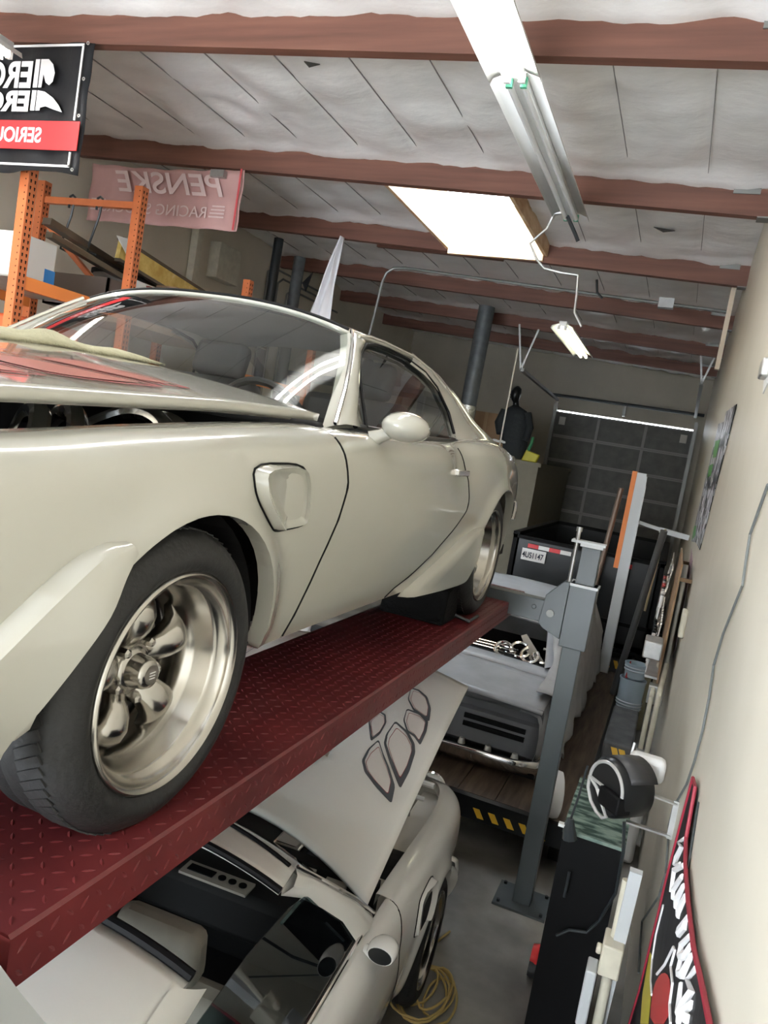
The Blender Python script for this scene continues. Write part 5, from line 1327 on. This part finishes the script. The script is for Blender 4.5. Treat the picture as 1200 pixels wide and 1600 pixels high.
# ------------------------------------------------------------------ banners
t = thing('black_banner','black banner with mirrored white lettering and a red band, upper left','banner',(-4.95,4.38,4.55))
x1 = .595
MB().grid([[(-1.3+(x1+1.3)*i/40, .012*math.sin(i*.8)+.02*noise.noise((i*.2,j*.3,0)), -.44+.90*j/14 - .014*math.sin(i*.33)*(1-j/14)) for j in range(15)] for i in range(41)]).build('cloth','bannerblack',t,angle=180,solid=.003)
cf = -.024
MB().box((-1.3,cf-.012,-.29),(x1-.005,cf-.006,-.09)).build('red_band','bannerred',t,smooth=False)
MB().box((x1-.07,cf-.010,-.40),(x1-.055,cf-.004,-.30)).box((x1-.07,cf-.010,-.08),(x1-.055,cf-.004,.43)).box((-1.3,cf-.010,-.405),(x1-.055,cf-.004,-.39)).box((-1.3,cf-.010,.425),(x1-.055,cf-.004,.44)).build('white_border','bannerwhite',t,smooth=False)
def mirrored(s_, size, xr, z, sh=0., sxk=1., bold=.0):
    return text_mb(s_, size, .002, sh, bold).xf(lambda v: (xr - v[0]*sxk, cf-.014-v[2], z + v[1]))
mirrored('SERIOUS', .145, x1-.34, -.24, 0, .95, .003).build('band_lettering', 'bannerwhite', t, smooth=False)
mirrored('ERO', .25, .105, .145, 0, .95, .008).build('upper_lettering', 'bannerwhite', t, smooth=False)
mirrored('ERO', .19, .105, -.02, 0, 1.2, .008).build('lower_lettering', 'bannerwhite', t, smooth=False)
def pl(pts): return [(x, cf-.014, z) for x, z in pts]
b = MB()
b.prism(pl([(.12,.14),(.12,.335),(.16,.335),(.16,.14)]),(0,-.002,0))
b.prism(pl([(.17,.14),(.17,.335),(.24,.335),(.285,.30),(.31,.24),(.30,.18),(.27,.155),(.235,.175),(.205,.235),(.20,.14)]),(0,-.002,0))
b.prism(pl([(.12,-.02),(.12,.12),(.16,.12),(.16,-.02)]),(0,-.002,0))
b.prism(pl([(.17,-.02),(.17,.12),(.24,.11),(.32,.07),(.38,.02),(.42,-.03),(.34,-.012),(.26,.01),(.21,.0),(.21,-.02)]),(0,-.002,0))
b.build('emblem_lettering','bannerwhite',t,smooth=False)
b = MB()
for z in (-.42,-.05,.2,.44): b.lathe([(.006,-.004),(.013,-.004),(.013,.0),(.006,.0)],(x1-.02,cf-.01,z),(0,1,0),12,True)
b.build('grommet','steel',t)
t = thing('faded_banner','pale pink translucent banner with mirrored white lettering under the second beam','banner',(-5.55,6.74,4.72))
pinkm = mat('faded_pink_banner',(0.52,0.30,0.28),0.6,var=.08,vscale=3)
MB().grid([[(-.95+1.92*i/40, .02*math.sin(i*.7)+.01*math.sin(j*.9), -.30+.60*j/12 - .03*math.sin(math.pi*i/40)*(j/12)) for j in range(13)] for i in range(41)]).build('cloth',pinkm,t,angle=180,solid=.003)
cf = -.035
wm = mat('faded_white_print',(0.66,0.50,0.48),0.5)
text_mb('PENSKE',.30,.002,.35,.004).xf(lambda v:(.80-v[0]*1.30,cf-v[2],.02+v[1])).build('upper_lettering',wm,t,smooth=False)
text_mb('RACING SHOCKS',.16,.002,0,.0).xf(lambda v:(.62-v[0]*1.08,cf-v[2],-.20+v[1])).build('lower_lettering',wm,t,smooth=False)
b = MB()
for k in range(4):
    b.box((.64+.01*k,cf-.001,-.19+.035*k),(.82,cf+.001,-.175+.035*k)); b.box((-.88,cf-.001,-.19+.035*k),(-.72+.01*k,cf+.001,-.175+.035*k))
b.build('stripe_marks',wm,t,smooth=False)
MB().box((.94,cf-.002,-.30),(.96,cf+.002,.30)).build('red_hem',mat('hem_red',(0.6,0.08,0.09),0.5),t,smooth=False)
MB().box((.62,-.08,.20),(.78,-.02,.27)).build('clip','steel',t,smooth=False)
# hanging white flag
P=[]
for i in range(13):
    u=i/12; P.append([(-4.50-.34*u*(.06+.94*(j/16))+.010*math.sin(u*9+j*.5), 8.93+.05*math.sin(u*12), 5.03-1.1*j/16-.10*u*(j/16)) for j in range(17)])
t = thing('white_flag','white cloth hanging in a narrow fold beyond the coupe roof','flag',(0,0,0)); MB().grid(P).build('cloth','flag',t,angle=180,solid=.004)
MB().prism([(-4.80,8.86,4.55),(-4.93,8.86,4.40),(-4.86,8.86,4.30)],(0,.01,0)).build('dark_corner','black',t,smooth=False)
# dark clutter stored on the mezzanine at the back left
for k,(x,y,z,w_,h_,c_) in enumerate([(-5.4,12.2,3.5,.5,.5,(.05,.04,.04)),(-4.9,12.4,3.5,.4,.35,(.12,.04,.03)),(-4.5,12.3,3.5,.35,.4,(.09,.09,.09))]):
    b = blob([(0,0,0,w_*.5,w_*.4),(0,0,h_*.5,w_*.55,w_*.45),(0,0,h_*.9,w_*.3,w_*.3)],12)
    for v in range(len(b.v)):
        q=b.v[v]; n_=1+.5*noise.noise((q[0]*5+k,q[1]*5,q[2]*5)); b.v[v]=(q[0]*n_+x,q[1]*n_+y,q[2]+z)
    tag(b.build('stored_bundle',mat('bundle_%d'%k,c_,.8),angle=60),['dark bundle on the high storage shelf, leftmost','reddish bundle in the middle of the high storage shelf','grey bundle at the right of the high storage shelf'][k],'bundle')
tag(MB().box((-6.75,11.9,3.42),(-4.1,13.2,3.5)).box((-4.2,11.95,2.66),(-4.1,12.05,3.42)).build('storage_shelf','flueblack',smooth=False),'dark high shelf at the back left carrying bundles','shelf')
